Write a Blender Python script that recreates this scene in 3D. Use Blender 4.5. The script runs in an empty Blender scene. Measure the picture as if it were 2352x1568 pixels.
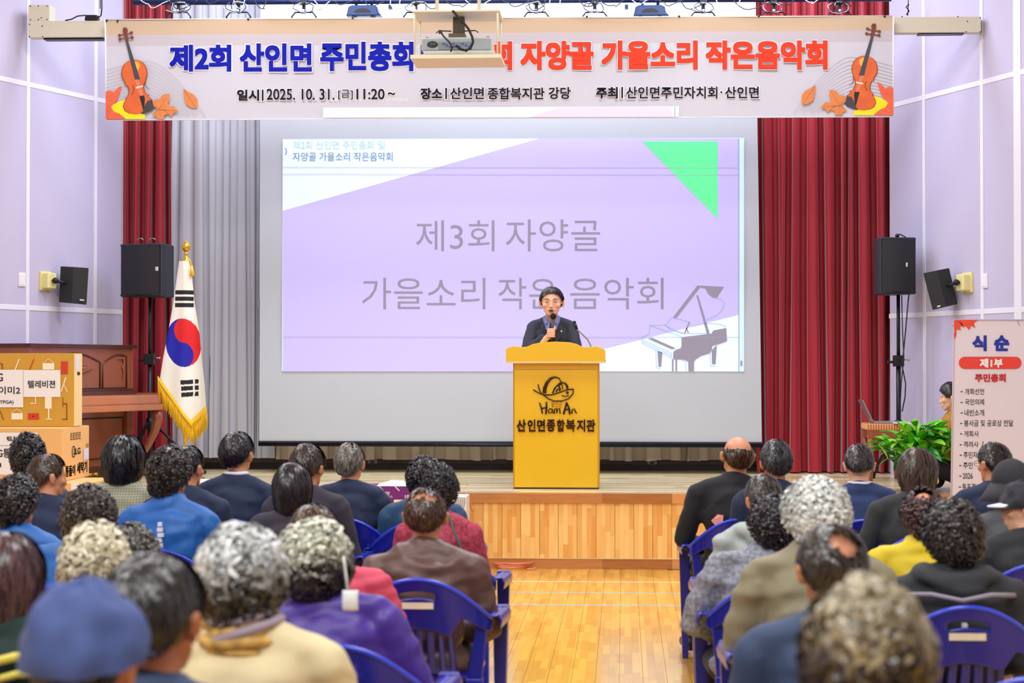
import bpy, bmesh, math, random
from mathutils import Vector, Matrix, noise
rnd = random.Random(7)
D = bpy.data
SC = bpy.context.scene
COL = SC.collection
PI = math.pi

# ---------------------------------------------------------------- camera
F = 4200.0
CAM = Vector((0, 0, 1.59))
YAW = math.atan(258 / F)
PIT = math.atan(57 / F)
cd = D.cameras.new('camera'); cam = D.objects.new('camera', cd); COL.objects.link(cam)
cam.location = CAM
cam.rotation_euler = (PI / 2 + PIT, 0, YAW)
cd.sensor_width = 36; cd.lens = 36 * F / 2352
cd.clip_end = 60; cd.clip_start = .05
cd.dof.use_dof = True; cd.dof.focus_distance = 15.0; cd.dof.aperture_fstop = 3.9
SC.camera = cam
RM = Matrix.Rotation(YAW, 3, 'Z') @ Matrix.Rotation(PIT, 3, 'X')
FW = RM @ Vector((0, 1, 0)); RT = RM @ Vector((1, 0, 0)); UP = RM @ Vector((0, 0, 1))
def ray(u, v): return FW * F + RT * (u - 1176) + UP * (784 - v)
def P(u, v, Y):                      # point of the photograph at world depth Y
    r = ray(u, v); return CAM + r * (Y / r.y)
def PZ(u, v, z):                     # point of the photograph on the height z
    r = ray(u, v); return CAM + r * ((z - CAM.z) / r.z)
def XD(u, d):                        # ground position of column u at distance d along the view
    r = ray(u, 841); k = d / F; p = CAM + r * k; return p.x, p.y

# ---------------------------------------------------------------- world, light, exposure
SC.view_settings.view_transform = 'Standard'; SC.view_settings.look = 'None'
SC.view_settings.gamma = 1; SC.view_settings.use_curve_mapping = False
SC.view_settings.exposure = -.88
W = D.worlds.new('world'); SC.world = W; W.use_nodes = True
W.node_tree.nodes['Background'].inputs[0].default_value = (.75, .8, 1, 1)
W.node_tree.nodes['Background'].inputs[1].default_value = .3
def area(name, loc, target, sx, sy, power, col, spread=180):
    l = D.lights.new(name, 'AREA'); l.shape = 'RECTANGLE'; l.size = sx; l.size_y = sy
    l.energy = power; l.color = col; l.spread = math.radians(spread)
    o = D.objects.new(name, l); COL.objects.link(o); o.location = loc
    d = Vector(target) - Vector(loc); o.rotation_euler = d.to_track_quat('-Z', 'Y').to_euler()
    return o
for yy in (1.5, 5.5, 9.5, 13.2):
    for xx in (-3.3, 0.9):
        area('hall_light', (xx, yy, 5.9), (xx, yy + .01, 0), 1.6, 1.2, 180, (.97, .975, 1))
area('stage_light_strip', (-1.1, 15.9, 5.6), (-1.1, 17.6, 2.2), 6.0, .5, 260, (.72, .80, 1))
area('stage_top_light', (-1.1, 15.4, 5.9), (-1.1, 15.8, 0), 6.0, 1.0, 230, (.88, .9, 1))
area('hall_fill_light', (-1.0, .5, 5.6), (-1.0, 15, 1.6), 5, 1.2, 290, (.97, .98, 1))  # added frontal fill from the camera end, stands for no fixture

# ---------------------------------------------------------------- materials
def srgb(*c):
    if len(c) == 1: h = c[0]; c = (h >> 16 & 255, h >> 8 & 255, h & 255)
    return tuple(((x / 255 + .055) / 1.055) ** 2.4 if x > 10 else x / 255 / 12.92 for x in c)
MC = {}
def mat(name, col, rough=.6, metal=0, emit=0, spec=.5, var=.06, scale=30, bump=0, sheen=0, coat=0, ecol=None):
    if name in MC: return MC[name]
    m = D.materials.new(name); MC[name] = m; m.use_nodes = True
    nt = m.node_tree; b = nt.nodes['Principled BSDF']; L = nt.links
    c = srgb(col) if isinstance(col, int) else col
    b.inputs['Base Color'].default_value = (*c, 1)
    b.inputs['Roughness'].default_value = rough; b.inputs['Metallic'].default_value = metal
    b.inputs['Specular IOR Level'].default_value = spec
    if sheen: b.inputs['Sheen Weight'].default_value = sheen; b.inputs['Sheen Roughness'].default_value = .4
    if coat: b.inputs['Coat Weight'].default_value = coat; b.inputs['Coat Roughness'].default_value = .15
    if emit:
        b.inputs['Emission Color'].default_value = (*(ecol or c), 1); b.inputs['Emission Strength'].default_value = emit
    if var or bump:
        t = nt.nodes.new('ShaderNodeTexCoord'); n = nt.nodes.new('ShaderNodeTexNoise')
        n.inputs['Scale'].default_value = scale; n.inputs['Detail'].default_value = 4
        L.new(t.outputs['Object'], n.inputs['Vector'])
        if var:
            mx = nt.nodes.new('ShaderNodeMix'); mx.data_type = 'RGBA'
            mx.inputs[6].default_value = (*[x * (1 - var) for x in c], 1)
            mx.inputs[7].default_value = (*[min(1, x * (1 + var)) for x in c], 1)
            L.new(n.outputs[0], mx.inputs[0]); L.new(mx.outputs[2], b.inputs['Base Color'])
        if bump:
            bp = nt.nodes.new('ShaderNodeBump'); bp.inputs['Strength'].default_value = bump
            bp.inputs['Distance'].default_value = .004
            L.new(n.outputs[0], bp.inputs['Height']); L.new(bp.outputs[0], b.inputs['Normal'])
    return m

def parquet(name, ca, cb, axis, sw, sl, rough, coat=0, bw=.15, joint=.75):
    """strips of sw x sl running along axis ('Y' or 'Z' or 'X'); tint varies per strip and per object"""
    m = D.materials.new(name); m.use_nodes = True; nt = m.node_tree; L = nt.links
    b = nt.nodes['Principled BSDF']; N = nt.nodes.new
    g = N('ShaderNodeNewGeometry'); sp = N('ShaderNodeSeparateXYZ'); L.new(g.outputs['Position'], sp.inputs[0])
    long_ = {'Y': 1, 'Z': 2, 'X': 0}[axis]; short = 1 if axis == 'X' else 0
    def mth(op, a, bb=None):
        x = N('ShaderNodeMath'); x.operation = op
        for i, v in enumerate((a, bb)):
            if v is None: continue
            if isinstance(v, (int, float)): x.inputs[i].default_value = v
            else: L.new(v, x.inputs[i])
        return x.outputs[0]
    s = mth('DIVIDE', sp.outputs[short], sw); si = mth('FLOOR', s)
    w1 = N('ShaderNodeTexWhiteNoise'); w1.noise_dimensions = '1D'; L.new(si, w1.inputs['W'])
    l = mth('ADD', mth('DIVIDE', sp.outputs[long_], sl), mth('MULTIPLY', w1.outputs['Value'], 7.3)); li = mth('FLOOR', l)
    cb_ = N('ShaderNodeCombineXYZ'); L.new(si, cb_.inputs[0]); L.new(li, cb_.inputs[1])
    w2 = N('ShaderNodeTexWhiteNoise'); L.new(cb_.outputs[0], w2.inputs['Vector'])
    gr = N('ShaderNodeTexNoise'); gr.inputs['Scale'].default_value = 1.0; gr.inputs['Detail'].default_value = 5
    mp = N('ShaderNodeMapping'); sc = [60, 60, 60]; sc[long_] = 5
    mp.inputs['Scale'].default_value = sc; L.new(g.outputs['Position'], mp.inputs[0]); L.new(mp.outputs[0], gr.inputs['Vector'])
    mix = mth('ADD', mth('MULTIPLY', w2.outputs['Value'], .7), mth('MULTIPLY', gr.outputs[0], .45))
    cr = N('ShaderNodeValToRGB'); L.new(mix, cr.inputs[0])
    cr.color_ramp.elements[0].position = .12; cr.color_ramp.elements[1].position = .85
    cr.color_ramp.elements[0].color = (*srgb(ca), 1); cr.color_ramp.elements[1].color = (*srgb(cb), 1)
    fr = mth('FRACT', s); e = mth('LESS_THAN', mth('ABSOLUTE', mth('SUBTRACT', fr, .5)), .475)
    mx = N('ShaderNodeMix'); mx.data_type = 'RGBA'; L.new(e, mx.inputs[0])
    dk = N('ShaderNodeMix'); dk.data_type = 'RGBA'; dk.blend_type = 'MULTIPLY'; dk.inputs[0].default_value = 1
    L.new(cr.outputs[0], dk.inputs[6]); dk.inputs[7].default_value = (joint, joint, joint, 1)
    L.new(dk.outputs[2], mx.inputs[6]); L.new(cr.outputs[0], mx.inputs[7])
    L.new(mx.outputs[2], b.inputs['Base Color'])
    b.inputs['Roughness'].default_value = rough
    if coat: b.inputs['Coat Weight'].default_value = coat; b.inputs['Coat Roughness'].default_value = .12
    return m

def attrmat(name, rough=.45, spec=.5, sheen=0):
    m = D.materials.new(name); m.use_nodes = True; nt = m.node_tree
    b = nt.nodes['Principled BSDF']; a = nt.nodes.new('ShaderNodeAttribute'); a.attribute_name = 'Col'
    nt.links.new(a.outputs['Color'], b.inputs['Base Color']); b.inputs['Roughness'].default_value = rough
    b.inputs['Specular IOR Level'].default_value = spec
    if sheen: b.inputs['Sheen Weight'].default_value = sheen
    return m

# ---------------------------------------------------------------- mesh helper
class MB:
    def __init__(s): s.v = []; s.f = []; s.mi = []; s.m = 0; s.sm = []; s.smooth = False
    def add(s, vs, fs):
        o = len(s.v); s.v += [tuple(v) for v in vs]
        for f in fs: s.f.append([i + o for i in f]); s.mi.append(s.m); s.sm.append(s.smooth)
        return s
    def box(s, a, b, rot=None, piv=None):
        x0, y0, z0 = a; x1, y1, z1 = b
        vs = [Vector(p) for p in ((x0,y0,z0),(x1,y0,z0),(x1,y1,z0),(x0,y1,z0),(x0,y0,z1),(x1,y0,z1),(x1,y1,z1),(x0,y1,z1))]
        if rot is not None:
            pv = Vector(piv) if piv is not None else sum(vs, Vector()) / 8
            vs = [rot @ (v - pv) + pv for v in vs]
        return s.add(vs, [(0,3,2,1),(4,5,6,7),(0,1,5,4),(1,2,6,5),(2,3,7,6),(3,0,4,7)])
    def hexa(s, q, off):              # quad q (4 points) thickened by vector off
        q = [Vector(p) for p in q]; off = Vector(off)
        return s.add(q + [p + off for p in q], [(3,2,1,0),(4,5,6,7),(0,1,5,4),(1,2,6,5),(2,3,7,6),(3,0,4,7)])
    def poly(s, pts, off=None):       # polygon, optionally thickened
        pts = [Vector(p) for p in pts]; n = len(pts)
        if off is None: return s.add(pts, [list(range(n))])
        off = Vector(off)
        return s.add(pts + [p + off for p in pts], [list(range(n))[::-1], [i + n for i in range(n)]] + [(i, (i+1) % n, (i+1) % n + n, i + n) for i in range(n)])
    def tube(s, pts, r, n=8, cap=True):
        pts = [Vector(p) for p in pts]; rs = r if isinstance(r, (list, tuple)) else [r] * len(pts)
        vs = []; up = None; sm = s.smooth; s.smooth = True
        for i, p in enumerate(pts):
            t = (pts[min(i+1, len(pts)-1)] - pts[max(i-1, 0)]).normalized()
            if up is None:
                up = Vector((0,0,1)) if abs(t.z) < .9 else Vector((1,0,0))
            a = t.cross(up)
            if a.length < 1e-5: a = t.cross(Vector((1, .3, 0)))
            a.normalize(); up = a.cross(t).normalized()
            for k in range(n):
                w = 2 * PI * k / n; vs.append(p + (a * math.cos(w) + up * math.sin(w)) * rs[i])
        fs = []
        for i in range(len(pts) - 1):
            for k in range(n): fs.append((i*n+k, i*n+(k+1)%n, (i+1)*n+(k+1)%n, (i+1)*n+k))
        s.add(vs, fs); s.smooth = sm
        if cap: 
            o = len(s.v) - len(vs)
            s.f.append([o + k for k in range(n)][::-1]); s.mi.append(s.m); s.sm.append(False)
            s.f.append([o + (len(pts)-1)*n + k for k in range(n)]); s.mi.append(s.m); s.sm.append(False)
        return s
    def lathe(s, prof, c, n=20, axis='Z', M=None):
        vs = []; sm = s.smooth; s.smooth = True
        for r, z in prof:
            for k in range(n):
                w = 2*PI*k/n; p = Vector((r*math.cos(w), r*math.sin(w), z))
                if axis == 'Y': p = Vector((p.x, p.z, p.y))
                if M is not None: p = M @ p
                vs.append(p + Vector(c))
        fs = [(i*n+k, i*n+(k+1)%n, (i+1)*n+(k+1)%n, (i+1)*n+k) for i in range(len(prof)-1) for k in range(n)]
        s.add(vs, fs); s.smooth = sm; return s
    def ball(s, c, r, n=12, M=None):
        r = (r,)*3 if isinstance(r, (int,float)) else r
        c = Vector(c); vs = []; fs = []; sm = s.smooth; s.smooth = True
        m = n // 2
        for i in range(m+1):
            th = PI*i/m
            for k in range(n):
                w = 2*PI*k/n; p = Vector((r[0]*math.sin(th)*math.cos(w), r[1]*math.sin(th)*math.sin(w), r[2]*math.cos(th)))
                if M is not None: p = M @ p
                vs.append(c + p)
        for i in range(m):
            for k in range(n): fs.append((i*n+k, (i+1)*n+k, (i+1)*n+(k+1)%n, i*n+(k+1)%n))
        s.add(vs, fs); s.smooth = sm; return s
    def mesh(s, name, mats):
        me = D.meshes.new(name); me.from_pydata(s.v, [], s.f)
        for m in (mats if isinstance(mats, (list, tuple)) else [mats]): me.materials.append(m)
        me.polygons.foreach_set('material_index', s.mi); me.polygons.foreach_set('use_smooth', s.sm)
        me.update(); return me
    def build(s, name, mats, parent=None, bevel=0, seg=2, fixn=True):
        me = s.mesh(name, mats)
        if fixn or bevel:
            bm = bmesh.new(); bm.from_mesh(me)
            if bevel:
                bmesh.ops.remove_doubles(bm, verts=bm.verts, dist=1e-5)
            bmesh.ops.recalc_face_normals(bm, faces=bm.faces)
            if bevel:
                es = [e for e in bm.edges if len(e.link_faces) == 2 and e.calc_face_angle(0) > .5]
                bmesh.ops.bevel(bm, geom=es, offset=bevel, segments=seg, affect='EDGES', profile=.7, clamp_overlap=True)
            bm.to_mesh(me); bm.free()
        return ob(name, me, parent)
def ob(name, me, parent=None):
    o = D.objects.new(name, me); COL.objects.link(o)
    if parent is not None: o.parent = parent
    return o
def empty(name, loc=(0,0,0), rz=0, s=1):
    o = D.objects.new(name, None); COL.objects.link(o); o.location = loc; o.rotation_euler = (0,0,rz); o.scale = (s,)*3
    o.empty_display_size = .1; return o
def tag(o, label=None, cat=None, group=None, kind=None):
    if label: o['label'] = label
    if cat: o['category'] = cat
    if group: o['group'] = group
    if kind: o['kind'] = kind
    return o
def thing(name, label, cat, loc=(0,0,0), rz=0, group=None, s=1):
    return tag(empty(name, loc, rz, s), label, cat, group)
def copy_tree(o, parent=None):
    c = o.copy(); COL.objects.link(c); c.parent = parent
    for ch in KIDS.get(o.name, ()): copy_tree(ch, c)
    return c
KIDS = {}
def remember(o):
    ks = [x for x in D.objects if x.parent == o]; KIDS[o.name] = ks
    for k in ks: remember(k)

# ---------------------------------------------------------------- lettering
TC = {}
def text_geo(s, bold=0.0, extr=0.0):
    key = (s, bold, extr)
    if key in TC: return TC[key]
    cu = D.curves.new('lettering', 'FONT'); cu.body = s; cu.size = 1; cu.offset = bold; cu.extrude = extr
    cu.resolution_u = 3; cu.fill_mode = 'FRONT' if not extr else 'BOTH'
    o = D.objects.new('lettering', cu); COL.objects.link(o)
    dg = bpy.context.evaluated_depsgraph_get(); me = D.meshes.new_from_object(o.evaluated_get(dg))
    vs = [v.co.copy() for v in me.vertices]; fs = [list(p.vertices) for p in me.polygons]
    D.objects.remove(o); D.curves.remove(cu); D.meshes.remove(me)
    TC[key] = (vs, fs); return TC[key]
def bold_geo(s, bold, extr):
    vs, fs = text_geo(s, min(bold, .008), extr)
    if bold <= .009: return vs, fs
    e = bold - .006; V = []; Fs = []
    for k, (dx, dy) in enumerate(((0,0),(1,0),(-1,0),(0,1),(0,-1),(1,1),(1,-1),(-1,1),(-1,-1))):
        o = len(V); V += [Vector((v.x + dx*e, v.y + dy*e, v.z + k * .0021)) for v in vs]; Fs += [[i + o for i in f] for f in fs]
    return V, Fs
def put_text(mb, s, bl, br, tl, tr, bold=0, out=None, extr=0):
    """fit text into the quad; out = unit vector towards the reader, extr in metres"""
    vs, fs = bold_geo(s, bold, .05 if extr else 0)
    if not vs: return
    x0 = min(v.x for v in vs); x1 = max(v.x for v in vs); y0 = min(v.y for v in vs); y1 = max(v.y for v in vs)
    bl, br, tl, tr = map(Vector, (bl, br, tl, tr)); out = Vector(out) if out is not None else Vector((0,-1,0))
    q = []
    for v in vs:
        a = (v.x-x0)/(x1-x0); b = (v.y-y0)/(y1-y0)
        p = (bl*(1-a)+br*a)*(1-b) + (tl*(1-a)+tr*a)*b
        if extr: p = p + out * (extr * (v.z + .05) / .1)
        else: p = p + out * (v.z * .08)
        q.append(p)
    mb.add(q, fs)
def px_text(mb, s, u0, u1, v0, v1, Y, bold=0, extr=0, e=0):
    """text inside the pixel box u0..u1, v0 (top)..v1 (bottom) of the plane at depth Y"""
    put_text(mb, s, P(u0-e, v1+e, Y), P(u1+e, v1+e, Y), P(u0-e, v0-e, Y), P(u1+e, v0-e, Y), bold, None, extr)
# ================================================================= THE SETTING
SZ = .59                                    # stage height
YF, YB = 14.4, 17.62                        # stage front, back wall
def hdir(u): r = ray(u, 841); return Vector((r.x, r.y, 0)).normalized()
DL, DR = hdir(3000), hdir(-250)
CL = P(275, 841, 17.0); CL.z = 0
CR = P(2048, 841, 17.0); CR.z = 0
def on_wall(u, side):
    c, d = (CL, DL) if side < 0 else (CR, DR)
    r = ray(u, 841)                          # solve c + t d = k r
    det = d.x * (-r.y) - d.y * (-r.x)
    t = ((-c.x) * (-r.y) - (-c.y) * (-r.x)) / det
    return c + d * t, t
wallm = mat('wall_fabric', srgb(188, 182, 208), .9, var=.03, scale=60, bump=.15)
battm = mat('batten_white', srgb(226, 226, 236), .5, var=.02)
plain = mat('wall_plaster', srgb(205, 202, 212), .9, var=.02)
CEIL = 6.2
def z_at(u, v, side):
    p, t = on_wall(u, side); q = P(u, v, p.y); return q.z
ZL = [0, z_at(213, 714, -1), z_at(213, 228, -1), CEIL]
ZR = [0, z_at(2129, 722, 1), z_at(2129, 224, 1), CEIL]
def splay(side, us, extra, zs, name):
    c, d = (CL, DL) if side < 0 else (CR, DR)
    nrm = Vector((d.y, -d.x, 0)) if side < 0 else Vector((-d.y, d.x, 0))      # into the hall
    ts = [on_wall(u, side)[1] for u in us]
    ts = [0] + ts; w = ts[-1] - ts[-2]
    for k in range(extra): ts.append(ts[-1] - 1.25)
    end = c + d * ts[-1]
    b = MB(); b.poly([c, end, end + Vector((0,0,CEIL)), c + Vector((0,0,CEIL))], -nrm * .15)
    wall = tag(b.build(name, plain), kind='structure')
    for i in range(len(ts) - 1):
        for j in range(3):
            p0 = c + d * (ts[i] - .012); p1 = c + d * (ts[i+1] + .012)
            z0, z1 = zs[j] + .014, zs[j+1] - .014
            b = MB(); q = [Vector((p0.x,p0.y,z0)), Vector((p1.x,p1.y,z0)), Vector((p1.x,p1.y,z1)), Vector((p0.x,p0.y,z1))]
            b.hexa(q, nrm * .022); b.build('wall_panel', wallm, wall, bevel=.005)
    for t in ts[1:]:
        p = c + d * t; b = MB(); hw = .022 if not (side > 0 and t == ts[3]) else .05
        b.hexa([p - d*hw, p + d*hw, p + d*hw + Vector((0,0,CEIL)), p - d*hw + Vector((0,0,CEIL))], nrm * .030)
        b.build('batten', battm, wall, bevel=.004)
    for z in zs[1:3]:
        b = MB(); a, e = c, c + d * ts[-1]
        b.hexa([Vector((a.x,a.y,z-.022)), Vector((e.x,e.y,z-.022)), Vector((e.x,e.y,z+.022)), Vector((a.x,a.y,z+.022))], nrm * .027)
        b.build('batten', battm, wall, bevel=.004)
    return end
EL = splay(-1, [213, 57], 3, ZL, 'wall_left_splay')
ER = splay(1, [2129.5, 2263, 2345], 2, ZR, 'wall_right_splay')
BK = -3.0
b = MB(); b.box((EL.x - .15, BK, 0), (EL.x, EL.y, CEIL)); tag(b.build('wall_left', plain), kind='structure')
b = MB(); b.box((ER.x, BK, 0), (ER.x + .15, ER.y, CEIL)); tag(b.build('wall_right', plain), kind='structure')
b = MB(); b.box((EL.x, BK - .15, 0), (ER.x, BK, CEIL)); tag(b.build('wall_back', plain), kind='structure')
b = MB(); b.box((CL.x - .6, 17.05, 0), (CL.x - .45, YB, CEIL)); b.box((CL.x - .6, 17.05, 0), (CL.x, 17.10, CEIL)); tag(b.build('wall_stage_left', plain), kind='structure')
b = MB(); b.box((CR.x + .45, 17.05, 0), (CR.x + .6, YB, CEIL)); b.box((CR.x, 17.05, 0), (CR.x + .6, 17.10, CEIL)); tag(b.build('wall_stage_right', plain), kind='structure')
backm = mat('stage_back', srgb(120, 104, 104), .8, var=.1)
b = MB(); b.box((CL.x - .6, YB, 0), (CR.x + .6, YB + .15, CEIL)); wb = tag(b.build('wall_stage_back', backm), kind='structure')
b = MB(); b.box((CL.x - .45, YB - .015, SZ), (CR.x + .45, YB, SZ + .06)); b.build('baseboard', mat('dark_base', srgb(52, 40, 42), .6), wb)
outm = mat('outlet_white', srgb(190, 184, 190), .5)
for u, v in ((855, 1062), (1498, 1064)):
    p = P(u, v, YB - .02); b = MB(); b.box((p.x - .045, YB - .014, p.z - .035), (p.x + .045, YB, p.z + .035)); o = b.build('outlet_plate', outm, wb, bevel=.004)
    b = MB(); b.box((p.x - .02, YB - .018, p.z - .02), (p.x + .02, YB - .013, p.z + .02)); b.build('socket', mat('socket_grey', srgb(90, 86, 92), .5), o)
b = MB(); b.box((EL.x - .2, BK, CEIL), (ER.x + .2, YB + .2, CEIL + .1)); tag(b.build('ceiling', plain), kind='structure')

# ---- hall floor
fl = parquet('floor_parquet', 0xD59A34, 0xF6C654, 'Y', .0407, .33, .20, coat=.5, joint=.8)
b = MB(); b.box((EL.x, BK, -.1), (ER.x, YF + .4, -.004)); floor = tag(b.build('floor', mat('floor_gap', srgb(70, 42, 18), .8)), kind='structure')
pw, pl = .1215, 1.83
x0 = P(1498.5, 1313, 14).x
x0 = PZ(1498.5, 1313.4, 0).x
PLM = {}
def plank_mesh(l):
    k = round(l, 3)
    if k not in PLM:
        b = MB(); b.box((.0009, 0, -.004), (pw - .0009, l, 0)); PLM[k] = b.mesh('floor_plank', fl)
    return PLM[k]
rest = MB()
i0 = int((EL.x - x0) / pw) + 1; i1 = int((ER.x - x0) / pw)
for i in range(i0, i1):
    x = x0 + i * pw; y = BK + rnd.random() * pl - pl
    while y < YF:
        a, e = max(y, BK), min(y + pl - .0015, YF)
        if e - a > .05:
            if -1.5 < x < 1.05 and e > 8.0:
                o = ob('floor_plank', plank_mesh(e - a), floor); o.location = (x, a, 0)
            else: rest.box((x + .0009, a, -.004), (x + pw - .0009, e, 0))
        y += pl
tag(rest.build('floor_planks_far', fl, floor, fixn=False), kind='stuff')
wl = mat('line_white', srgb(236, 232, 214), .4); bl_ = mat('line_blue', srgb(168, 190, 214), .4)
for v, m, h in ((1336, wl, .006), (1361.5, bl_, .008), (1389.5, bl_, .010)):
    y = PZ(1400, v, 0).y; b = MB(); b.box((-3.2, y - h * 1.6, 0), (2.6, y + h * 1.6, .0012)); b.build('court_line', m, floor)

# ---- stage
def wx(y, side): c, d = (CL, DL) if side < 0 else (CR, DR); t = (y - c.y) / d.y; return (c + d * t).x
stf = parquet('stage_top', 0xB4A070, 0xF4E6B4, 'X', .09, .9, .30, coat=.25, joint=.7)
b = MB()
b.poly([(wx(YF, -1), YF, SZ), (wx(YF, 1), YF, SZ), (CR.x, 17.0, SZ), (CR.x + .45, 17.05, SZ), (CR.x + .45, YB, SZ), (CL.x - .45, YB, SZ), (CL.x - .45, 17.05, SZ), (CL.x, 17.0, SZ)], (0, 0, -.06))
stage = tag(b.build('stage_platform', mat('stage_edge', srgb(150, 96, 50), .4)), kind='structure')
y = YF + .03
b = MB()
k = 0
while y < YB - .01:
    e = min(y + .118, YB)
    if e > 17: xl, xr = CL.x - .44, CR.x + .44
    else: xl, xr = wx(y, -1) + .03, wx(y, 1) - .03
    o = MB(); o.box((xl, y, SZ), (xr, e - .004, SZ + .004)); o.build('stage_board', stf, stage, fixn=False)
    y = e
fr = parquet('stage_front', 0xE09C44, 0xFAD084, 'Z', .037, .34, .32, coat=.25, joint=.86)
nos = parquet('stage_nosing', 0x9A5A26, 0xD8985A, 'X', .036, .55, .32, coat=.3)
xs = P(1153, 1200, YF).x; pitch = .1482
xl, xr = wx(YF, -1) + .02, wx(YF, 1) - .02
i = int((xl - xs) / pitch) + 1
bmesh_front = MB(); bmesh_front.box((.0012, 0, .075), (pitch - .0012, .02, .515)); fm = bmesh_front.mesh('front_panel', fr)
while xs + (i + 1) * pitch < xr:
    o = ob('front_panel', fm, stage); o.location = (xs + i * pitch, YF, 0); i += 1
b = MB(); b.box((xl, YF + .02, 0), (xr, YF + .06, SZ - .06)); b.build('riser_backing', mat('riser_dark', srgb(60, 36, 18), .8), stage)
b = MB(); b.box((xl, YF - .02, .515), (xr, YF + .03, SZ + .004)); b.build('nosing', nos, stage, bevel=.003)
b = MB(); b.box((xl, YF - .012, 0), (xr, YF + .02, .078)); b.build('skirting', nos, stage, bevel=.002)
b = MB(); b.box((xl, YF - .016, .078), (xr, YF + .02, .083)); b.build('skirting_strip', mat('brass_strip', srgb(222, 190, 130), .3), stage)

# ---- switch plates
def on_splay(u, v, side):
    p, t = on_wall(u, side); q = P(u, v, p.y); c, d = (CL, DL) if side < 0 else (CR, DR)
    n = Vector((d.y, -d.x, 0)) if side < 0 else Vector((-d.y, d.x, 0))
    return q, d, n
for side, u, v, lab in ((-1, 44, 642, 'white blank wall plate beside the bracket speaker on the left wall'), (1, 2268.5, 645, 'white blank wall plate beside the bracket speaker above the programme banner')):
    q, d, n = on_splay(u, v, side); b = MB(); z = Vector((0, 0, 1)); q = q + n * .022
    b.hexa([q - d*.045 - z*.06, q + d*.045 - z*.06, q + d*.045 + z*.06, q - d*.045 + z*.06], n * .014)
    t = b.build('wall_plate', mat('plate_white', srgb(232, 228, 232), .4), None, bevel=.004); tag(t, lab, 'switch plate')
    b = MB(); b.hexa([q - d*.03 - z*.045 + n*.014, q + d*.03 - z*.045 + n*.014, q + d*.03 + z*.045 + n*.014, q - d*.03 + z*.045 + n*.014], n * .004); b.build('cover', MC['plate_white'], t, bevel=.002)

# ================================================================= CURTAINS
def curtain(name, x0, x1, Y, zt, zb, folds, amp, m, seed, label, cat='curtain', group=None, hem=.0, drift=.03, lean=0):
    r = random.Random(seed); w = [r.uniform(.55, 1.5) for _ in range(folds)]; tot = sum(w); a = [r.uniform(.6, 1.25) for _ in range(folds)]
    cols = []; x = x0
    K = 12
    for i in range(folds):
        ww = w[i] / tot * (x1 - x0)
        for k in range(K):
            s = k / K; sh = -math.cos(2*PI*s)
            yy = amp * a[i] * (abs(sh) ** .6) * (1 if sh > 0 else -1)
            cols.append((x + ww * (s + .10 * math.sin(4*PI*s)), yy, i))
        x += ww
    cols.append((x1, -amp * a[-1], folds - 1))
    rows = 16; b = MB(); b.smooth = True; vs = []
    for j in range(rows + 1):
        t = j / rows; z = zt + (zb - zt) * t
        for (cx, cy, i) in cols:
            dx = drift * math.sin(i * 1.7 + t * 2.2 + seed) * t + lean * t
            vs.append((cx + dx, Y + cy * (.55 + .45 * t) + .01 * math.sin(t * 5 + i), z - (hem * (1 + math.sin(i * 2.1 + cy * 9)) if j == rows else 0)))
    n = len(cols)
    b.add(vs, [(j*n+k, j*n+k+1, (j+1)*n+k+1, (j+1)*n+k) for j in range(rows) for k in range(n-1)])
    o = b.build(name, m, None, fixn=False); tag(o, label, cat, group)
    return o
redm = mat('red_velvet', srgb(158, 10, 34), .5, var=.15, scale=260, sheen=.5)
gym = mat('grey_drape', srgb(196, 198, 208), .7, var=.03, scale=90)
zt = 6.0
px = lambda u, Y: P(u, 841, Y).x
curtain('red_curtain', px(1730, 17.22), px(2049, 17.22) + .02, 17.22, zt, SZ + .015, 10, .10, redm, 5, 'wide deep red velvet stage curtain between the screen and the right speaker stand', group=None)
curtain('red_curtain', px(258, 17.22), px(396, 17.22), 17.22, zt, SZ + .015, 5, .085, redm, 11, 'narrow deep red velvet stage curtain behind the piano and left speaker stand')
curtain('grey_curtain', px(396, 17.40), px(640, 17.40), 17.40, zt, SZ + .12, 8, .034, gym, 3, 'pale grey pleated drape hanging behind the national flag')
o = curtain('grey_curtain', px(641, 17.48), px(1765, 17.48), 17.48, zt, SZ + .11, 26, .045, mat('beige_drape', srgb(232, 222, 206), .8, var=.05), 8, 'beige grey pleated back drape whose hem shows below the projection screen', hem=.006)
b = MB(); x0_, x1_ = px(398, 17.36), px(600, 17.36)
hemz = P(500, 1025, 17.36).z
# ================================================================= SCREEN
YS = 17.0
scm = mat('screen_cloth', srgb(188, 194, 202), .8, var=.012, scale=2)
scr = thing('projection_screen', 'large white roll-down projection screen showing a lilac concert slide', 'projection screen', (px(1173, YS), YS, 0))
def lc(pts, par): L_ = Vector(par.location); return [Vector(p) - L_ for p in pts]
def flat(name, poly_px, Y, m, par, dy=0, mats=None):
    b = MB(); pts = [P(u, v, Y) for u, v in poly_px]; L_ = Vector(par.location)
    b.poly([p - L_ + Vector((0, dy, 0)) for p in pts]); return b.build(name, m, par, fixn=False)
def text_obj(name, items, Y, m, par, bold=0, e=0, dy=0, extr=0):
    L_ = Vector(par.location)
    for it in items:
        b = MB(); s, u0, u1, v0, v1 = it[:5]; bo = it[5] if len(it) > 5 else bold
        px_text(b, s, u0, u1, v0, v1, Y, bo + (e * .007 if e else 0), extr, e)
        b.v = [(v[0]-L_.x, v[1]-L_.y+dy, v[2]-L_.z) for v in b.v]; o = b.build(name, m, par, fixn=False)
    return o
b = MB(); b.smooth = False
tl, bl, br, tr = P(598, -60, YS), P(596, 1014, YS), P(1750, 1018, YS), P(1735, -60, YS)
L_ = Vector(scr.location)
n = 24; vs = []
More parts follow.
